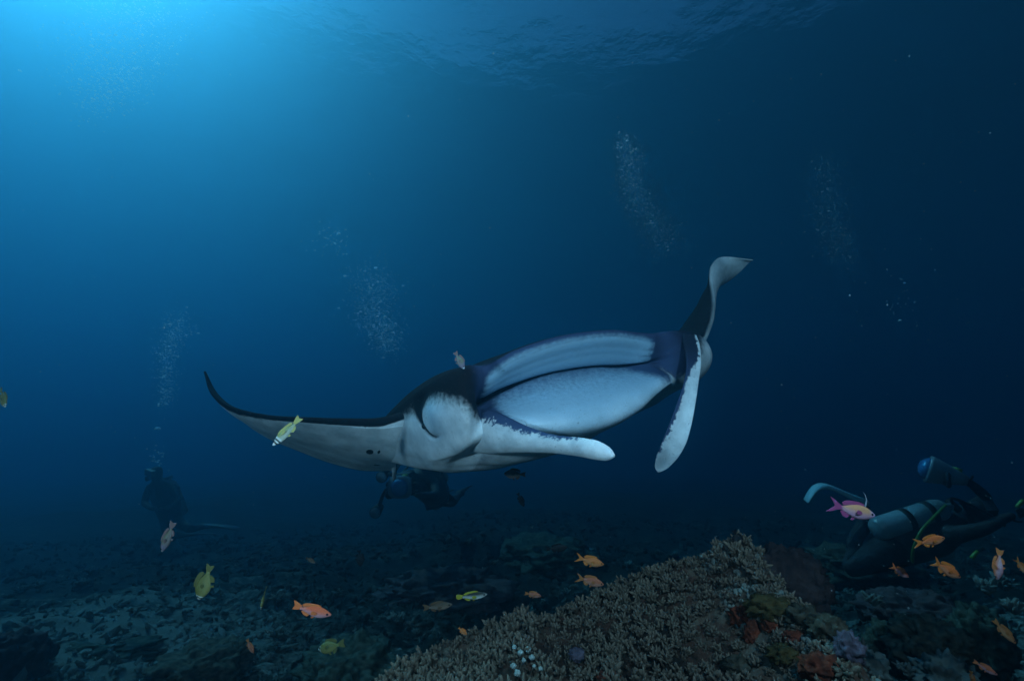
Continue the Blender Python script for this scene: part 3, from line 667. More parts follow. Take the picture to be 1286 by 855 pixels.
def build_growth():
    """low coral growth over the sea floor, one mass"""
    V, Fc, n, TP = [], [], 0, []
    for i in range(420):
        d = 2.2+6.5*rng.random()**1.3; ang = R(rng.uniform(-52, 52)); x, y = d*math.sin(ang), d*math.cos(ang)
        if y < 1.9 or vnoise(np.array(x*.8), np.array(y*.8+7), 4) < .42: continue
        me = CORAL_MESHES[i % 9]; v = np.empty(len(me.vertices)*3); me.vertices.foreach_get('co', v); v = v.reshape(-1, 3); s = rng.uniform(.9, 2.6)
        q = np.array((Quaternion((0, 0, 1), rng.uniform(0, 6.3))).to_matrix())
        V.append((v*s*np.array([1.2, 1.2, .8]))@q.T+np.array([x, y, float(floor_z(np.array(x), np.array(y)))-.01])); Fc += [[k+n for k in p.vertices] for p in me.polygons]; n += len(v); TP.append(np.clip(np.linalg.norm(v, axis=1)/.043, 0, 1))
    o = mesh_obj('reef_growth', np.concatenate(V), Fc, M_growth); set_tip(o.data, np.concatenate(TP)); tag(o, 'low tufts of coral growing all over the rubble floor', 'coral', kind='stuff')
build_growth()
M_bleach = simple('bleached', (.22, .28, .27), .8, .1, 120, (.42, .48, .46), .003)
build_reef_life()
# ---------------------------------------------------------------- fish
def fish_mat(name, back, belly, mark=None, rough=.45):
    """back colour fading to belly colour, with fine mottling; mark = (x0, x1, colour) tints head or tail end"""
    m, t, out = new_mat(name); N = t.nodes.new; L = t.links.new
    b = N('ShaderNodeBsdfPrincipled'); L(b.outputs[0], out.inputs[0]); b.inputs['Roughness'].default_value = rough; b.inputs['Specular IOR Level'].default_value = .35
    tc = N('ShaderNodeTexCoord'); sx = N('ShaderNodeSeparateXYZ'); L(tc.outputs['Object'], sx.inputs[0])
    n = N('ShaderNodeTexNoise'); n.inputs['Scale'].default_value = 26; n.inputs['Detail'].default_value = 3; L(tc.outputs['Object'], n.inputs['Vector'])
    ad = N('ShaderNodeMath'); ad.operation = 'MULTIPLY_ADD'; L(n.outputs['Fac'], ad.inputs[0]); ad.inputs[1].default_value = .05; L(sx.outputs[2], ad.inputs[2])
    mr = N('ShaderNodeMapRange'); mr.interpolation_type = 'SMOOTHSTEP'; mr.inputs[1].default_value = -.06; mr.inputs[2].default_value = .09; L(ad.outputs[0], mr.inputs[0])
    mx = N('ShaderNodeMix'); mx.data_type = 'RGBA'; mx.inputs[6].default_value = (*belly, 1); mx.inputs[7].default_value = (*back, 1); L(mr.outputs[0], mx.inputs[0])
    col = mx.outputs[2]
    for (x0, x1, c) in (mark or ()):
        r = N('ShaderNodeMapRange'); r.interpolation_type = 'SMOOTHSTEP'; r.inputs[1].default_value = x0; r.inputs[2].default_value = x1; L(sx.outputs[0], r.inputs[0])
        q = N('ShaderNodeMix'); q.data_type = 'RGBA'; L(r.outputs[0], q.inputs[0]); L(col, q.inputs[6]); q.inputs[7].default_value = (*c, 1); col = q.outputs[2]
    wv = N('ShaderNodeTexVoronoi'); wv.inputs['Scale'].default_value = 60; L(tc.outputs['Object'], wv.inputs['Vector'])
    bp = N('ShaderNodeBump'); bp.inputs['Distance'].default_value = .004; bp.inputs['Strength'].default_value = .4; L(wv.outputs['Distance'], bp.inputs['Height']); L(bp.outputs[0], b.inputs['Normal'])
    L(col, b.inputs['Base Color'])
    return m
FM = dict(
    orange=(fish_mat('orange_fish', (.80, .17, .04), (.82, .29, .15)), simple('orange_fin', (.75, .2, .04), .5, .3)),
    pink=(fish_mat('pink_orange_fish', (.85, .155, .06), (.80, .38, .42)), simple('pink_fin', (.8, .19, .06), .5, .3)),
    tan=(fish_mat('tan_fish', (.6, .17, .045), (.64, .25, .11)), simple('tan_fin', (.55, .17, .04), .5, .3)),
    rust=(fish_mat('rust_fish', (.42, .12, .06), (.5, .22, .16)), simple('rust_fin', (.38, .14, .05), .5, .3)),
    male=(fish_mat('magenta_fish', (.9, .40, .20), (.82, .42, .58), ((-.16, -.26, (.42, .06, .30)), (.3, .46, (.75, .5, .78)))), simple('magenta_fin', (.45, .09, .24), .5, .3)),
    olive=(fish_mat('olive_fish', (.15, .15, .04), (.22, .21, .07), ((.36, .41, (.65, .68, .6)), (.42, .43, (.03, .04, .03)), (.45, .46, (.7, .72, .66)))), simple('olive_fin', (.12, .12, .04), .5, .3)),
    yellow=(fish_mat('yellow_grey_fish', (.26, .27, .06), (.4, .42, .34), ((.24, .29, (.6, .64, .6)), (.31, .32, (.02, .03, .03)), (.35, .36, (.7, .74, .7)), (.39, .40, (.03, .03, .03)), (.43, .44, (.7, .74, .7)))), simple('yellow_fin', (.4, .36, .12), .5, .3)),
    mauve=(fish_mat('mauve_fish', (.15, .14, .085), (.17, .14, .135), ((.16, .34, (.19, .15, .20)), (.43, .47, (.5, .5, .52)))), simple('mauve_fin', (.17, .11, .11), .5, .3)),
    pied=(fish_mat('black_white_fish', (.02, .02, .015), (.75, .78, .74)), simple('pied_fin', (.30, .27, .03), .5, .3)),
    dark=(fish_mat('dark_fish', (.010, .011, .014), (.02, .022, .025)), simple('dark_fin', (.012, .012, .015), .6, .2)),
    brown=(fish_mat('brown_fish', (.10, .06, .035), (.28, .2, .16)), simple('brown_fin', (.12, .07, .04), .6, .2)),
)
M_eye = simple('fish_eye', (.01, .01, .012), .15, .6); M_iris = simple('fish_iris', (.35, .34, .3), .3, .5)
def plate(outline, th, axis='y'):
    n = len(outline); V = [(x, -th, z) for x, z in outline]+[(x, th, z) for x, z in outline]
    F = [tuple(range(n)), tuple(range(2*n-1, n-1, -1))]+[(i, i+n, (i+1) % n+n, (i+1) % n) for i in range(n)]
    return V, F
def fish_body(deep, fat):
    s = np.array([0, .03, .08, .16, .28, .42, .56, .7, .82, .92, 1.0]); h = np.array([.012, .035, .06, .095, .135, .152, .142, .108, .07, .045, .042])*deep
    ss = np.linspace(0, 1, 26); hh = hermite(h, s, ss); V, F = [], []; n = 18
    for q, r in zip(ss, hh):
        w = r*fat*(1.05-.55*q)/deep**.5
        for j in range(n):
            a = 2*math.pi*j/n; V.append((.5-.78*q, math.cos(a)*w, math.sin(a)*r*(1 if math.sin(a) > 0 else 1.06)-.01*q))
    for i in range(25):
        for j in range(n): F.append((i*n+j, i*n+(j+1) % n, (i+1)*n+(j+1) % n, (i+1)*n+j))
    F.append(tuple(range(n-1, -1, -1))); F.append(tuple(25*n+j for j in range(n)))
    return V, F
_fish_cache = {}
def fish_meshes(kind, shape):
    key = (kind, shape)
    if key in _fish_cache: return _fish_cache[key]
    body, fin = FM[kind]
    deep, fat = {'slim': (.82, .62), 'anthias': (.98, .52), 'deep': (1.28, .40), 'plain': (.98, .52), 'male': (.95, .55), 'wrasse': (.72, .6)}[shape]
    def me(name, VF, mat, smooth=True):
        o = bpy.data.meshes.new(name); o.from_pydata([tuple(q) for q in VF[0]], [], VF[1]); o.materials.append(mat)
        if smooth: o.polygons.foreach_set('use_smooth', [True]*len(o.polygons))
        return o
    P_ = {'body': me('body', fish_body(deep, fat), body)}
    if shape in ('anthias', 'male'):
        tail = [(-.25, .045), (-.33, .075), (-.42, .125), (-.53, .16), (-.45, .085), (-.39, .02), (-.385, 0), (-.39, -.02), (-.45, -.085), (-.53, -.16), (-.42, -.125), (-.33, -.075), (-.25, -.045)]
    elif shape == 'wrasse': tail = [(-.25, .04), (-.36, .07), (-.46, .075), (-.485, .03), (-.485, -.03), (-.46, -.075), (-.36, -.07), (-.25, -.04)]
    else: tail = [(-.25, .04), (-.36, .085), (-.48, .11), (-.45, .04), (-.43, 0), (-.45, -.04), (-.48, -.11), (-.36, -.085), (-.25, -.04)]
    P_['tail_fin'] = me('tail_fin', plate(tail, .006), fin, False)
    d = deep
    dors = [(.24, .115*d), (.21, .185*d), (.12, .205*d), (0, .198*d), (-.1, .185*d), (-.19, .155*d), (-.24, .10*d), (-.2, .055*d), (-.05, .11*d), (.1, .125*d)]
    P_['dorsal_fin'] = me('dorsal_fin', plate(dors, .005), fin, False)
    anal = [(-.02, -.12*d), (-.07, -.2*d), (-.16, -.175*d), (-.23, -.09*d), (-.17, -.05*d)]
    P_['anal_fin'] = me('anal_fin', plate(anal, .005), fin, False)
    P_['pelvic_fin'] = me('pelvic_fin', plate([(.14, -.125*d), (.06, -.22*d), (.02, -.21*d), (.06, -.115*d)], .005), fin, False)
    P_['pectoral_fin'] = me('pectoral_fin', plate([(.0, .02), (-.05, .05), (-.13, .045), (-.15, .0), (-.12, -.04), (-.04, -.025)], .004), fin, False)
    v, f = ico(2); P_['eye'] = me('eye', ((v*np.array([.026, .014, .026])).tolist(), f.tolist()), M_eye)
    if shape == 'male':
        P_['dorsal_filament'] = me('dorsal_filament', plate([(.25, .11), (.262, .18), (.255, .27), (.20, .36), (.12, .43), (.19, .355), (.235, .27), (.238, .18)], .005), simple('filament', (.40, .42, .5), .5, .3), False)
    _fish_cache[key] = (P_, deep, fat); return _fish_cache[key]
def fish(px, py, lpx, d, theta, kind, shape, label, phi=0, roll=0, name='reef_fish', group=None):
    th, ph = R(theta), R(phi)
    inp = CX*math.cos(th)+CU*math.sin(th); hd = inp*math.cos(ph)-CF*math.sin(ph)
    up = CX*-math.sin(th)+CU*math.cos(th)
    if up.dot(CU) < 0: up = -up
    up = (up-hd*up.dot(hd)).normalized(); up = Quaternion(hd, R(roll)) @ up
    side = up.cross(hd)
    L = lpx/FPX*d/max(.3, math.cos(ph))
    parts, deep, fat = fish_meshes(kind, shape)
    root = empty(name, P(px, py, d)); root.rotation_mode = 'QUATERNION'
    root.rotation_quaternion = Matrix((hd, side, up)).transposed().to_quaternion(); root.scale = (L, L, L)
    tag(root, label, 'fish', group)
    def child(nm, key=None, loc=(0, 0, 0), rot=(0, 0, 0)):
        o = bpy.data.objects.new(nm, parts[key or nm]); COL.objects.link(o); o.parent = root; o.location = loc; o.rotation_euler = rot; return o
    child('body'); child('tail_fin', rot=(0, 0, R(random.uniform(-8, 8)))); child('dorsal_fin'); child('anal_fin'); child('pelvic_fin')
    w = .115*fat
    for s in (-1, 1):
        child('pectoral_fin', loc=(.17, s*w*1.15, -.03), rot=(0, R(15), s*R(-12)))
        child('eye', loc=(.405, s*.058*fat*1.2/deep**.5, .022*deep))
    if shape == 'male': child('dorsal_filament')
    return root
random.seed(3)
G1 = 'orange fish hovering over the reef'
for a in (
    (361, 541, 42, 1.30, -130, 'yellow', 'slim', 'yellow-grey fish with striped face in front of the manta\'s wing', 25, 20),
    (577, 452, 25, 1.45, -58, 'mauve', 'plain', 'small greyish pink fish over the manta\'s dark shoulder', 30, 0),
    (211, 673, 42, 1.35, -112, 'mauve', 'slim', 'mauve fish diving nose down above the pale rubble field', 0, 0),
    (257, 730, 47, 1.30, -109, 'olive', 'deep', 'deep-bodied olive fish with white muzzle, nose down over the rubble', 0, 0),
    (331, 750, 26, 1.45, -97, 'olive', 'plain', 'thin olive fish seen edge-on beside the orange-pink fish', 15, 75),
    (391, 766, 52, 1.25, -13, 'pink', 'slim', 'orange-pink fish with violet belly swimming level over dark reef', 0, 0),
    (314, 811, 20, 1.6, -62, 'rust', 'plain', 'tiny rusty fish low over the brownish ledge', 0, 0),
    (416, 811, 42, 1.5, -155, 'olive', 'plain', 'dusky olive fish low beside the dark green mound', -20, 25),
    (549, 761, 38, 1.62, 8, 'brown', 'slim', 'brown fish with pale belly left of the black and white fish', 0, 0),
    (592, 748, 40, 1.45, 7, 'pied', 'wrasse', 'black and white fish with yellow fins above the finger coral', 0, 0),
    (669, 746, 22, 1.68, -12, 'rust', 'plain', 'small rusty fish just above the finger coral\'s slope', 0, 0),
    (741, 704, 36, 1.5, -15, 'tan', 'anthias', 'tan-orange fish above the redder fish at the finger coral', 0, 0),
    (741, 729, 36, 1.5, -16, 'rust', 'anthias', 'red-orange fish close to the finger coral, below a tan one', 0, 0),
    (581, 792, 14, 1.40, -40, 'tan', 'deep', 'tiny amber fish sheltering in the finger coral', 0, 0),
    (1070, 640, 60, 1.28, -15, 'male', 'male', 'largest reef fish, pink and gold with purple tail and long dorsal thread', 0, 0),
    (1168, 679, 38, 1.30, 12, 'orange', 'anthias', 'plump orange fish crossing the green hose of the diver', 0, 0),
    (1130, 717, 27, 1.42, -33, 'pink', 'anthias', 'small orange-red fish heading down below the diver\'s hose', 0, 0),
    (1188, 714, 42, 1.27, -31, 'orange', 'anthias', 'orange fish slanting down in front of the diver\'s dark suit', 0, 0),
    (1254, 708, 40, 1.35, -95, 'pink', 'slim', 'slender pink fish pointing straight down over pale bush coral', 0, 80),
    (1284, 712, 22, 1.4, -60, 'tan', 'anthias', 'amber fish half out of frame beyond the slender pink fish', 20, 0),
    (1261, 792, 26, 1.5, -58, 'tan', 'plain', 'dull tan fish nosing down over the green coral lump', 30, 0),
    (1237, 838, 18, 1.5, -25, 'pink', 'plain', 'little red-orange fish low over the pale coral tuft', 40, 0),
    (1221, 850, 18, 1.45, -80, 'tan', 'slim', 'little tan fish upright under the red-orange one', 0, 50),
    (1051, 794, 20, 1.40, 62, 'pink', 'slim', 'bright red-orange fish rising off the outcrop\'s pale crust', 0, 40),
    (1041, 808, 18, 1.42, 165, 'rust', 'anthias', 'rusty fish resting on the pale crust of the outcrop', 0, 0),
    (963, 802, 16, 1.42, -150, 'rust', 'plain', 'rusty fish hiding by the red sponges on the outcrop', 0, 0),
    (4, 499, 28, 1.4, -55, 'olive', 'plain', 'yellowish fish in open water out beyond the manta\'s wing tip', 20, 0),
    (699, 688, 28, 2.2, 5, 'dark', 'plain', 'black fish in front of the distant bommie', 0, 0),
    (926, 676, 26, 1.66, -65, 'dark', 'deep', 'black fish behind the top of the finger coral', 0, 0),
    (955, 748, 24, 1.52, -40, 'dark', 'deep', 'black fish between the barrel sponge and the ochre crust', 0, 0),
    (654, 627, 20, 2.6, -65, 'dark', 'plain', 'black fish hanging nose down below the manta\'s head fin', 0, 0),
    (452, 700, 22, 2.4, -85, 'dark', 'deep', 'black fish over the reef below the camera diver', 0, 0),
    (647, 595, 28, 2.4, 178, 'brown', 'deep', 'brown fish right under the manta\'s chin', 0, 0),
    (390, 703, 14, 2.0, -30, 'brown', 'plain', 'tiny brown fish over the far reef', 0, 0),
):
    fish(*a[:8], phi=a[8], roll=a[9])

# ---------------------------------------------------------------- divers
M_suit = simple('wetsuit', (.008, .009, .011), .7, .2, 13, (.018, .019, .022), .02)
M_bcd = simple('buoyancy_vest', (.010, .011, .014), .6, .25, 40, (.02, .022, .026), .004)
M_tank = simple('steel_tank', (.09, .125, .135), .35, .5, 6, (.18, .23, .25), 0)
M_strap = simple('black_strap', (.006, .006, .007), .7, .2)
M_hose = simple('green_hose', (.06, .12, .02), .5, .3); M_bhose = simple('black_hose', (.008, .008, .009), .5, .3)
M_mask = simple('mask_glass', (.03, .12, .25), .08, .8); M_skirt = simple('mask_skirt', (.012, .012, .014), .5, .3)
M_fin = simple('pale_fin', (.2, .34, .38), .5, .3, 8, (.3, .46, .5)); M_dfin = simple('dark_fin_blade', (.02, .022, .025), .5, .3)
M_skin = simple('skin', (.34, .22, .17), .6, .3); M_hous = simple('camera_housing', (.08, .12, .15), .4, .4, 9, (.12, .17, .21)); M_dome = simple('dome_port', (.03, .10, .22), .05, .9)
M_lime = simple('lime_trim', (.10, .18, .02), .5, .3); M_hair = simple('dark_hair', (.012, .009, .007), .8, .2)
def tube(pts, r, seg=8, sub=4):
    pts = np.array([tuple(p) for p in pts], float); u = np.concatenate([[0], np.cumsum(np.linalg.norm(np.diff(pts, axis=0), axis=1))])
    n = (len(pts)-1)*sub+1; q = hermite(pts, u, np.linspace(0, u[-1], n)) if len(pts) > 2 else np.linspace(pts[0], pts[1], n)
    rr = np.interp(np.linspace(0, 1, n), np.linspace(0, 1, len(r)), r) if hasattr(r, '__len__') else np.full(n, r)
    T = np.gradient(q, axis=0); T /= np.linalg.norm(T, axis=1)[:, None]
    a = np.cross(T[0], (0, 0, 1)); a = a if np.linalg.norm(a) > .1 else np.array([1., 0, 0]); V, F = [], []
    for i in range(n):
        a = a-T[i]*(a@T[i]); a /= np.linalg.norm(a); b = np.cross(T[i], a)
        for j in range(seg): t = 2*math.pi*j/seg; V.append(q[i]+(a*math.cos(t)+b*math.sin(t))*rr[i])
    for i in range(n-1):
        for j in range(seg): F.append((i*seg+j, i*seg+(j+1) % seg, (i+1)*seg+(j+1) % seg, (i+1)*seg+j))
    F += [tuple(range(seg-1, -1, -1)), tuple((n-1)*seg+j for j in range(seg))]
    return V, F
def skin_body(name, joints, edges, mat, parent):
    """one continuous figure grown over a skeleton: joints = {name: (point, rx, ry)}"""
    keys = list(joints); me = bpy.data.meshes.new(name)
    me.from_pydata([tuple(joints[k][0]) for k in keys], [(keys.index(a), keys.index(b)) for a, b in edges], [])
    o = bpy.data.objects.new(name, me); COL.objects.link(o)
    md = o.modifiers.new('skin', 'SKIN'); md.use_smooth_shade = True
    if not me.skin_vertices: 
        bm = bmesh.new(); bm.from_mesh(me); bm.verts.layers.skin.verify(); bm.to_mesh(me); bm.free()
    for i, k in enumerate(keys):
        sv = me.skin_vertices[0].data[i]; sv.radius = joints[k][1:3]; sv.use_root = (k == 'pelvis')
    o.modifiers.new('sub', 'SUBSURF').levels = 2; o.modifiers['sub'].render_levels = 2
    dg = bpy.context.evaluated_depsgraph_get(); ev = o.evaluated_get(dg); nm = bpy.data.meshes.new_from_object(ev); nm.name = name
    bpy.data.objects.remove(o); nm.materials.clear(); nm.materials.append(mat); nm.polygons.foreach_set('use_smooth', [True]*len(nm.polygons))
    b = bpy.data.objects.new(name, nm); COL.objects.link(b); b.parent = parent
    return b
def diver(label, base, J, tank_dir=None, fin_mat=None, mask_dir=None, green=False, fins=((0, 0, 0), (0, 0, 0)), fin_len=.55, tank_off=.2, bands=True, paths=(None, None)):
    """J: joint name -> world point"""
    root = empty('person', base); B = Vector(base); tag(root, label, 'person')
    L = {k: Vector(v)-B for k, v in J.items()}
    rad = dict(pelvis=(.15, .13), waist=(.135, .115), chest=(.165, .135), neck=(.06, .06), skull=(.085, .10), crown=(.075, .085), shoulder_l=(.075, .07), elbow_l=(.05, .048), wrist_l=(.034, .032), hand_l=(.04, .028),
               shoulder_r=(.075, .07), elbow_r=(.05, .048), wrist_r=(.034, .032), hand_r=(.04, .028), hip_l=(.105, .1), knee_l=(.068, .068), ankle_l=(.045, .045), toe_l=(.045, .03), hip_r=(.105, .1), knee_r=(.068, .068), ankle_r=(.045, .045), toe_r=(.045, .03))
    joints = {k: (L[k], *rad[k]) for k in rad if k in L}
    edges = [('pelvis', 'waist'), ('waist', 'chest'), ('chest', 'neck'), ('neck', 'skull'), ('skull', 'crown')]
    for s in 'lr': edges += [('chest', 'shoulder_'+s), ('shoulder_'+s, 'elbow_'+s), ('elbow_'+s, 'wrist_'+s), ('wrist_'+s, 'hand_'+s), ('pelvis', 'hip_'+s), ('hip_'+s, 'knee_'+s), ('knee_'+s, 'ankle_'+s), ('ankle_'+s, 'toe_'+s)]
    skin_body('body', joints, edges, M_suit, root)
    # gloved fingers: each its own chain, closed towards the thing held
    for s in 'lr':
        w, h = L['wrist_'+s], L['hand_'+s]; d = (h-w).normalized(); sd = d.cross(Vector((.3, .8, .5))).normalized(); up = sd.cross(d)
        for i in range(5):
            if i < 4: st = h+sd*(i-1.5)*.019+d*.01; l = (.07, .08, .075, .06)[i]; pts = [st, st+d*l*.45+up*.006, st+d*l*.7-up*.012, st+d*l*.75-up*.034]
            else: st = h-d*.03+sd*-.03; pts = [st, st+d*.02-sd*.025, st+d*.045-sd*.028-up*.01]
            V, F = tube(pts, [.0095, .009, .007], 6, 3); mesh_obj('finger', V, F, M_suit, root)
    ch, pv, nk, sk = L['chest'], L['pelvis'], L['neck'], L['skull']
    ax = (ch-pv).normalized(); td = Vector(tank_dir).normalized(); td = (td-ax*td.dot(ax)).normalized()
    c0 = pv+td*tank_off-ax*.05; c1 = c0+ax*.60
    prof = [(c0, .02), (c0+ax*.012, .07), (c0+ax*.04, .088), (c1-ax*.10, .088), (c1-ax*.04, .07), (c1, .03), (c1+ax*.05, .022)]
    V, F = [], []; a = ax.orthogonal().normalized(); b = ax.cross(a)
    for p, r in prof:
        for j in range(20): t = 2*math.pi*j/20; V.append(p+(a*math.cos(t)+b*math.sin(t))*r)
    for i in range(len(prof)-1):
        for j in range(20): F.append((i*20+j, i*20+(j+1) % 20, (i+1)*20+(j+1) % 20, (i+1)*20+j))
    F += [tuple(range(19, -1, -1)), tuple((len(prof)-1)*20+j for j in range(20))]
    tk = mesh_obj('tank', V, F, M_tank, root); tk['label'] = 'pale metal scuba tank held by black bands'
    V, F = tube([c1+ax*.05-a*.05, c1+ax*.05+a*.05], .025, 10, 1); mesh_obj('valve', V, F, M_strap, tk)
    for q in (.26, .44):
        V, F = tube([c0+ax*(q-.022), c0+ax*(q+.022)], .0905, 20, 1); mesh_obj('band', V, F, M_strap, tk)
    # vest wraps the chest
    V, F = tube([pv+ax*.05+td*.02, pv+ax*.25+td*.03, ch+ax*.02+td*.03, ch+ax*.12+td*.02], [.165, .18, .185, .12], 16, 4); mesh_obj('buoyancy_vest', V, F, M_bcd, root)
    md = Vector(mask_dir).normalized()
    up = (L['crown']-sk).normalized(); sd = md.cross(up).normalized(); up = sd.cross(md)
    mc = sk+md*.085+up*.03
    def boxy(c, w, h, d_): return [c+sd*x*w+up*z*h+md*y*d_ for y in (-1, 1) for z in (-1, 1) for x in (-1, 1)], [(0, 1, 3, 2), (4, 6, 7, 5), (0, 4, 5, 1), (2, 3, 7, 6), (0, 2, 6, 4), (1, 5, 7, 3)]
    mk = mesh_obj('mask', *boxy(mc, .085, .045, .035), M_skirt, root, smooth=False); mesh_obj('lens', *boxy(mc+md*.036, .074, .034, .004), M_mask, mk, smooth=False)
    V, F = tube([sk+md*.09-up*.05, sk+md*.14-up*.055], [.032, .04], 12, 1); rg = mesh_obj('regulator', V, F, M_strap, root)
    V, F = tube([sk+md*.11-up*.05, sk+sd*.16-up*.08, c1+sd*.1+ax*.02, c1+ax*.05], .012, 8, 6); mesh_obj('hose', V, F, M_bhose, rg)
    for k, s in enumerate('lr'):
        an, toe = L['ankle_'+s], L['toe_'+s]; fd = Vector(fins[k]) if Vector(fins[k]).length > 0 else (toe-an).normalized()
        fd.normalize(); wd = fd.cross(ax); wd = wd.normalized() if wd.length > .05 else fd.orthogonal().normalized(); nn = wd.cross(fd)
        V, F = [], []; n = 12
        for i in range(n+1):
            t = i/n; hw = .05+.06*smooth01(0, .8, t); c = toe-fd*.08+fd*fin_len*t+nn*(-.10*t*t*fin_len/.55)
            hw = hw*(1 if t < .93 else .85)
            th = .035*(1-t)**2+.004
            if paths[k]:
                pp = np.array([tuple(Vector(q)-B) for q in paths[k]]); uu = np.linspace(0, 1, len(pp)); c = Vector(hermite(pp, uu, np.array([t]))[0]); wd = Vector((.25, .93, .15)); nn = Vector((0, -.1, 1)); hw *= .6; th = .022*(1-t)+.003
            for sx, sz in ((-1, -1), (1, -1), (1, 1), (-1, 1)): V.append(c+wd*hw*sx+nn*th*sz)
        for i in range(n):
            for j in range(4): F.append((i*4+j, i*4+(j+1) % 4, (i+1)*4+(j+1) % 4, (i+1)*4+j))
        F += [(3, 2, 1, 0), tuple(n*4+j for j in range(4))]
        mesh_obj('swim_fin', V, F, fin_mat or M_dfin, root)
    return root, B
# the diver with the lit tank on the right
d0 = 3.75
J = dict(pelvis=P(1108, 690, d0), waist=P(1140, 680, d0), chest=P(1178, 668, d0), neck=P(1208, 655, d0), skull=P(1226, 647, d0-.02), crown=P(1240, 636, d0),
         shoulder_l=P(1196, 672, d0-.22), elbow_l=P(1236, 664, d0-.36), wrist_l=P(1262, 650, d0-.42), hand_l=P(1276, 646, d0-.44),
         shoulder_r=P(1204, 650, d0+.18), elbow_r=P(1240, 625, d0+.15), wrist_r=P(1222, 609, d0+.02), hand_r=P(1212, 603, d0-.02),
         hip_l=P(1096, 702, d0-.13), knee_l=P(1064, 716, d0-.1), ankle_l=P(1082, 672, d0+.12), toe_l=P(1090, 655, d0+.2),
         hip_r=P(1096, 688, d0+.13), knee_r=P(1068, 690, d0+.25), ankle_r=P(1088, 648, d0+.42), toe_r=P(1084, 630, d0+.46))
DV, _ = diver('diver in black suit with pale tank banded in black, kneeling low', P(1108, 735, d0), J, tank_dir=CU*1.0-CX*.1-CF*.25, fin_mat=M_fin, mask_dir=CX*.85-CF*.35+CU*.15,
           fins=(CX*-.1+CF*.9-CU*.5, CX*-1), fin_len=.4, paths=([P(1090, 658, d0+.2), P(1098, 672, d0+.4), P(1106, 684, d0+.6)], [P(1090, 632, d0+.4), P(1066, 622, d0+.36), P(1040, 611, d0+.3), P(1024, 613, d0+.27), P(1012, 629, d0+.25)]))
B = Vector(P(1108, 735, d0))
V, F = tube([P(1188, 634, d0-.25), P(1172, 650, d0-.34), P(1156, 668, d0-.38), P(1147, 690, d0-.36), P(1146, 706, d0-.3)], .010, 8, 6)
mesh_obj('inflator_hose', [Vector(q)-B for q in V], F, M_hose, DV)['label'] = 'thin yellow-green hose looping down from the shoulder'
for k, (px, py, d) in enumerate(((1281, 632, 3.3), (1224, 696, 3.35))):
    V, F = tube([P(px-4, py+5, d), P(px, py, d), P(px+4, py-4, d)], [.012, .014, .012], 8, 2); mesh_obj('gauge', [Vector(q)-B for q in V], F, M_lime, DV)
def camera_housing(name, pos, fw, label, s=1.0, dome=True):
    """a wedge-shaped housing that flares to its dome port"""
    root = empty(name, pos); tag(root, label, 'camera'); fw = Vector(fw).normalized(); sd = fw.cross(Vector((0, 0, 1))).normalized(); up = sd.cross(fw)
    V = []
    for x, w, h in ((-.13, .05, .035), (-.10, .06, .045), (-.02, .085, .075), (.08, .115, .105), (.10, .115, .105)):
        for j in range(16):
            a = 2*math.pi*j/16; ca, sa = math.cos(a), math.sin(a)
            V.append((fw*x+sd*w*np.sign(ca)*abs(ca)**.6+up*h*np.sign(sa)*abs(sa)**.6)*s)
    F = [(i*16+j, i*16+(j+1) % 16, (i+1)*16+(j+1) % 16, (i+1)*16+j) for i in range(4) for j in range(16)]+[tuple(range(15, -1, -1)), tuple(64+j for j in range(16))]
    mesh_obj('shell', V, F, M_hous, root)
    v, f = ico(3); v = v[:, 0:1]*np.array(fw)*.06+v[:, 1:2]*np.array(sd)*.085+v[:, 2:3]*np.array(up)*.085
    mesh_obj('dome_port', (v+np.array(fw)*.10)*s, f.tolist(), M_dome, root)
    for k in (-1, 1):
        V, F = tube([(fw*-.02+sd*.08*k)*s, (sd*.15*k+up*.01)*s, (fw*-.03+sd*.15*k-up*.07)*s, (fw*-.02+sd*.08*k-up*.07)*s], .014*s, 8, 3); mesh_obj('handle', V, F, M_strap, root)
    V, F = tube([(fw*-.06+up*.04)*s, (fw*-.06+up*.075)*s], .03*s, 10, 1); mesh_obj('viewfinder', V, F, M_lime, root)
    return root
camera_housing('underwater_camera', P(1186, 595, 3.65), CX*-.76+CU*.24+CF*.62, 'pale wedge-shaped camera housing with blue dome in the tank diver\'s hand', 1.0)

# the diver behind the manta's wing, holding a camera rig towards us
d1 = 5.2
J = dict(pelvis=P(548, 622, d1+.35), waist=P(540, 614, d1+.2), chest=P(530, 606, d1), neck=P(520, 601, d1-.15), skull=P(512, 600, d1-.25), crown=P(511, 590, d1-.24),
         shoulder_l=P(546, 606, d1-.08), elbow_l=P(548, 622, d1-.3), wrist_l=P(528, 622, d1-.5), hand_l=P(521, 620, d1-.54),
         shoulder_r=P(508, 610, d1-.05), elbow_r=P(488, 622, d1-.3), wrist_r=P(490, 614, d1-.5), hand_r=P(492, 612, d1-.55),
         hip_l=P(556, 626, d1+.4), knee_l=P(568, 630, d1+.8), ankle_l=P(576, 622, d1+1.2), toe_l=P(578, 618, d1+1.33),
         hip_r=P(543, 628, d1+.4), knee_r=P(548, 634, d1+.85), ankle_r=P(552, 628, d1+1.25), toe_r=P(553, 624, d1+1.4))
diver('shadowy diver aiming a camera, half hidden behind the manta\'s wing', P(535, 640, d1), J, tank_dir=CU*1-CF*.1, mask_dir=CF*-1-CX*.2, fins=(CF, CF))
camera_housing('underwater_camera', P(506, 608, d1-.62), CF*-1-CX*.1, 'dark camera with blue dome port held by the diver behind the wing', 1.0)
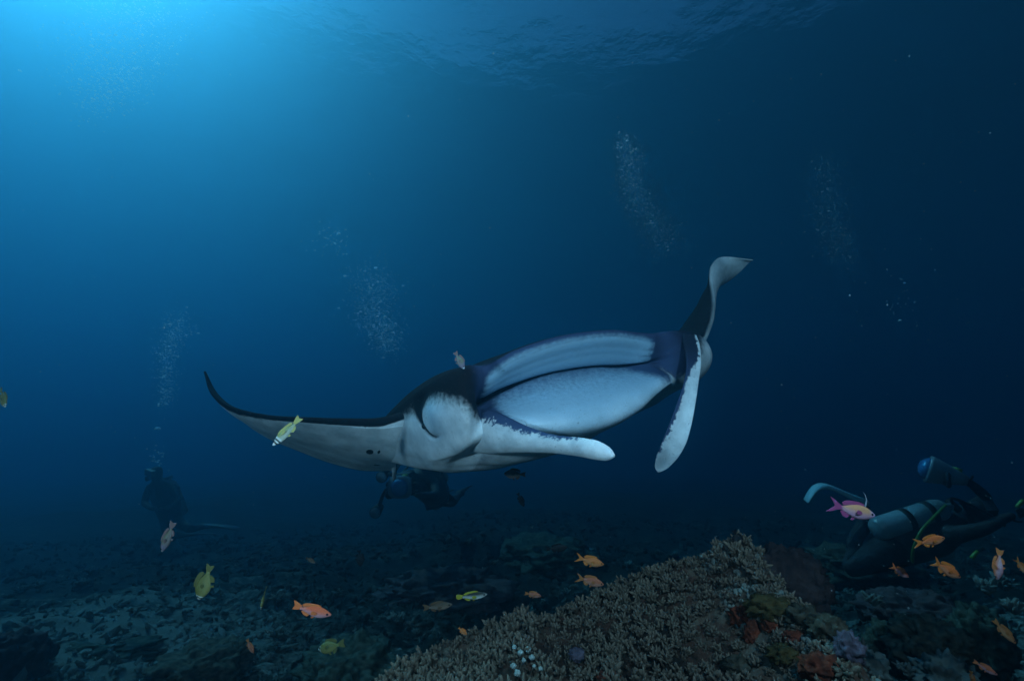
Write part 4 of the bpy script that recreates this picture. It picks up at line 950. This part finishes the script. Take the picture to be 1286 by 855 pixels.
for px, lab, sgn in ((478, 'dim camera light on a drooping arm beside the half hidden diver', -1), (486, 'second camera light on a raised arm of the half hidden diver', 1)):
    p0 = P(498, 606, d1-.6); rt = empty('camera_light', p0); tag(rt, lab, 'light')
    q = [Vector((0, 0, 0)), P((px+498)/2, 604-8*sgn, d1-.62)-p0, P(px-4, 618-22*sgn, d1-.6)-p0]
    V, F = tube(q, .018, 8, 4); mesh_obj('arm', V, F, M_strap, rt)
    V, F = tube([q[2]+CF*.08, q[2]-CF*.08], [.04, .055], 12, 1); mesh_obj('lamp_head', V, F, M_strap, rt)
    V, F = tube([q[2]-CF*.08, q[2]-CF*.09], .048, 12, 1); mesh_obj('lamp_glass', V, F, M_hous, rt)
# the far diver kneeling in the haze on the left
d2 = 7.6
J = dict(pelvis=P(214, 650, d2), waist=P(209, 636, d2), chest=P(202, 618, d2), neck=P(198, 603, d2), skull=P(196, 594, d2), crown=P(197, 585, d2),
         shoulder_l=P(217, 612, d2), elbow_l=P(224, 630, d2-.15), wrist_l=P(212, 638, d2-.35), hand_l=P(206, 638, d2-.42),
         shoulder_r=P(187, 613, d2), elbow_r=P(181, 632, d2-.15), wrist_r=P(190, 638, d2-.35), hand_r=P(195, 638, d2-.42),
         hip_l=P(222, 655, d2), knee_l=P(238, 664, d2-.3), ankle_l=P(252, 662, d2+.1), toe_l=P(260, 660, d2+.2),
         hip_r=P(208, 656, d2), knee_r=P(212, 672, d2-.35), ankle_r=P(226, 672, d2+.1), toe_r=P(232, 672, d2+.2))
diver('dim silhouette of a diver kneeling far off in blue haze', P(214, 672, d2), J, tank_dir=CF*1+CX*.3, mask_dir=CF*-1-CX*.4, fins=(CX+CF*.3, CX*.7+CF*.6))

# ---------------------------------------------------------------- bubbles and drifting specks
def bubble_mat():
    m, t, out = new_mat('air_bubble'); N = t.nodes.new; L = t.links.new
    tr = N('ShaderNodeBsdfTransparent'); gl = N('ShaderNodeBsdfGlossy'); gl.inputs['Roughness'].default_value = .12; df = N('ShaderNodeBsdfTranslucent'); df.inputs['Color'].default_value = (.8, .85, .88, 1)
    lw = N('ShaderNodeLayerWeight'); lw.inputs['Blend'].default_value = .35
    a = N('ShaderNodeMixShader'); a.inputs[0].default_value = .7; L(gl.outputs[0], a.inputs[1]); L(df.outputs[0], a.inputs[2])
    b = N('ShaderNodeMixShader'); mr = N('ShaderNodeMapRange'); mr.inputs[3].default_value = .55; mr.inputs[4].default_value = 1; L(lw.outputs['Fresnel'], mr.inputs[0]); L(mr.outputs[0], b.inputs[0])
    L(tr.outputs[0], b.inputs[1]); L(a.outputs[0], b.inputs[2]); L(b.outputs[0], out.inputs[0])
    return m
M_bub = bubble_mat()
ico2 = ico(2)[0]
def plume(path, d, n, width, r, label):
    """path: bearings from bottom to top"""
    v0, f0 = ico(1); V, Fc, k = [], [], 0
    keep = [q for q in ico(2)[1] if ico2[q].mean(0)[2] > -.15]; v0, f0 = ico2, np.array(keep)     # rising bubbles are caps, open below
    path = np.array(path, float); t = np.linspace(0, 1, len(path))
    for i in range(n):
        u = rng.random(); x = np.interp(u, t, path[:, 0]); y = np.interp(u, t, path[:, 1]); w = np.interp(u, [0, 1], width)
        if rng.random() < .3: x += w*.4*math.sin(u*9)
        p = np.array(P(x+rng.normal()*w*.42, y+rng.normal()*w*.3, d+rng.normal()*w/600*d*.6))
        s = r*(.45+(2.2 if rng.random() < .04 else .55)*rng.random())*d/3
        V.append(v0*s*np.array([1.15, 1.15, .85])+p); Fc.append(f0+k); k += len(v0)
    V = np.concatenate(V); c = V.mean(0)
    o = mesh_obj('bubble_plume', V-c, np.concatenate(Fc).tolist(), M_bub, loc=tuple(c)); tag(o, label, 'bubbles', kind='stuff')
plume([(125, 130), (150, 60), (165, -20)], 9.0, 1980, (50, 120), .0037, 'wide bright cloud of bubbles under the sunlit surface')
plume([(205, 510), (212, 450), (222, 398)], 7.0, 1144, (12, 26), .0032, 'bubble column rising beyond the manta\'s wing tip')
plume([(488, 440), (474, 400), (462, 340)], 6.0, 1672, (22, 44), .0030, 'bubble column over the shadowy camera diver')
plume([(845, 315), (815, 275), (792, 225), (783, 172)], 6.0, 1540, (34, 18), .0024, 'slanting bubble column near the raised wing')
plume([(1056, 330), (1045, 280), (1028, 205)], 6.0, 1056, (30, 30), .0023, 'faint bubble column in open water beyond the raised wing')
plume([(196, 588), (203, 572), (192, 548)], 7.8, 26, (10, 16), .0075, 'few large bubbles leaving the far kneeling diver')
plume([(425, 318), (414, 290)], 8.5, 60, (24, 30), .005, 'faint bubble patch high above the manta\'s wing')
plume([(1140, 400), (1128, 355)], 4.5, 26, (40, 40), .004, 'few scattered bubbles above the tank diver')
def specks():
    v0, f0 = ico(1); V, Fc, k = [], [], 0
    for i in range(520):
        d = 1.2+4.5*rng.random(); x = rng.uniform(-20, 1306); 
        if rng.random() < .4: x = rng.uniform(850, 1306)
        p = np.array(P(x, rng.uniform(40, 850), d)); s = (.0008+.0016*rng.random()**2)*(.5+.4*d)
        V.append(v0*s*rng.uniform(.6, 1.5, 3)+p); Fc.append(f0+k); k += len(v0)
    o = mesh_obj('drifting_specks', np.concatenate(V), np.concatenate(Fc).tolist(), simple('plankton', (.42, .5, .52), .8, .1)); tag(o, 'tiny pale specks of plankton drifting in the water', 'plankton', kind='stuff')
specks()
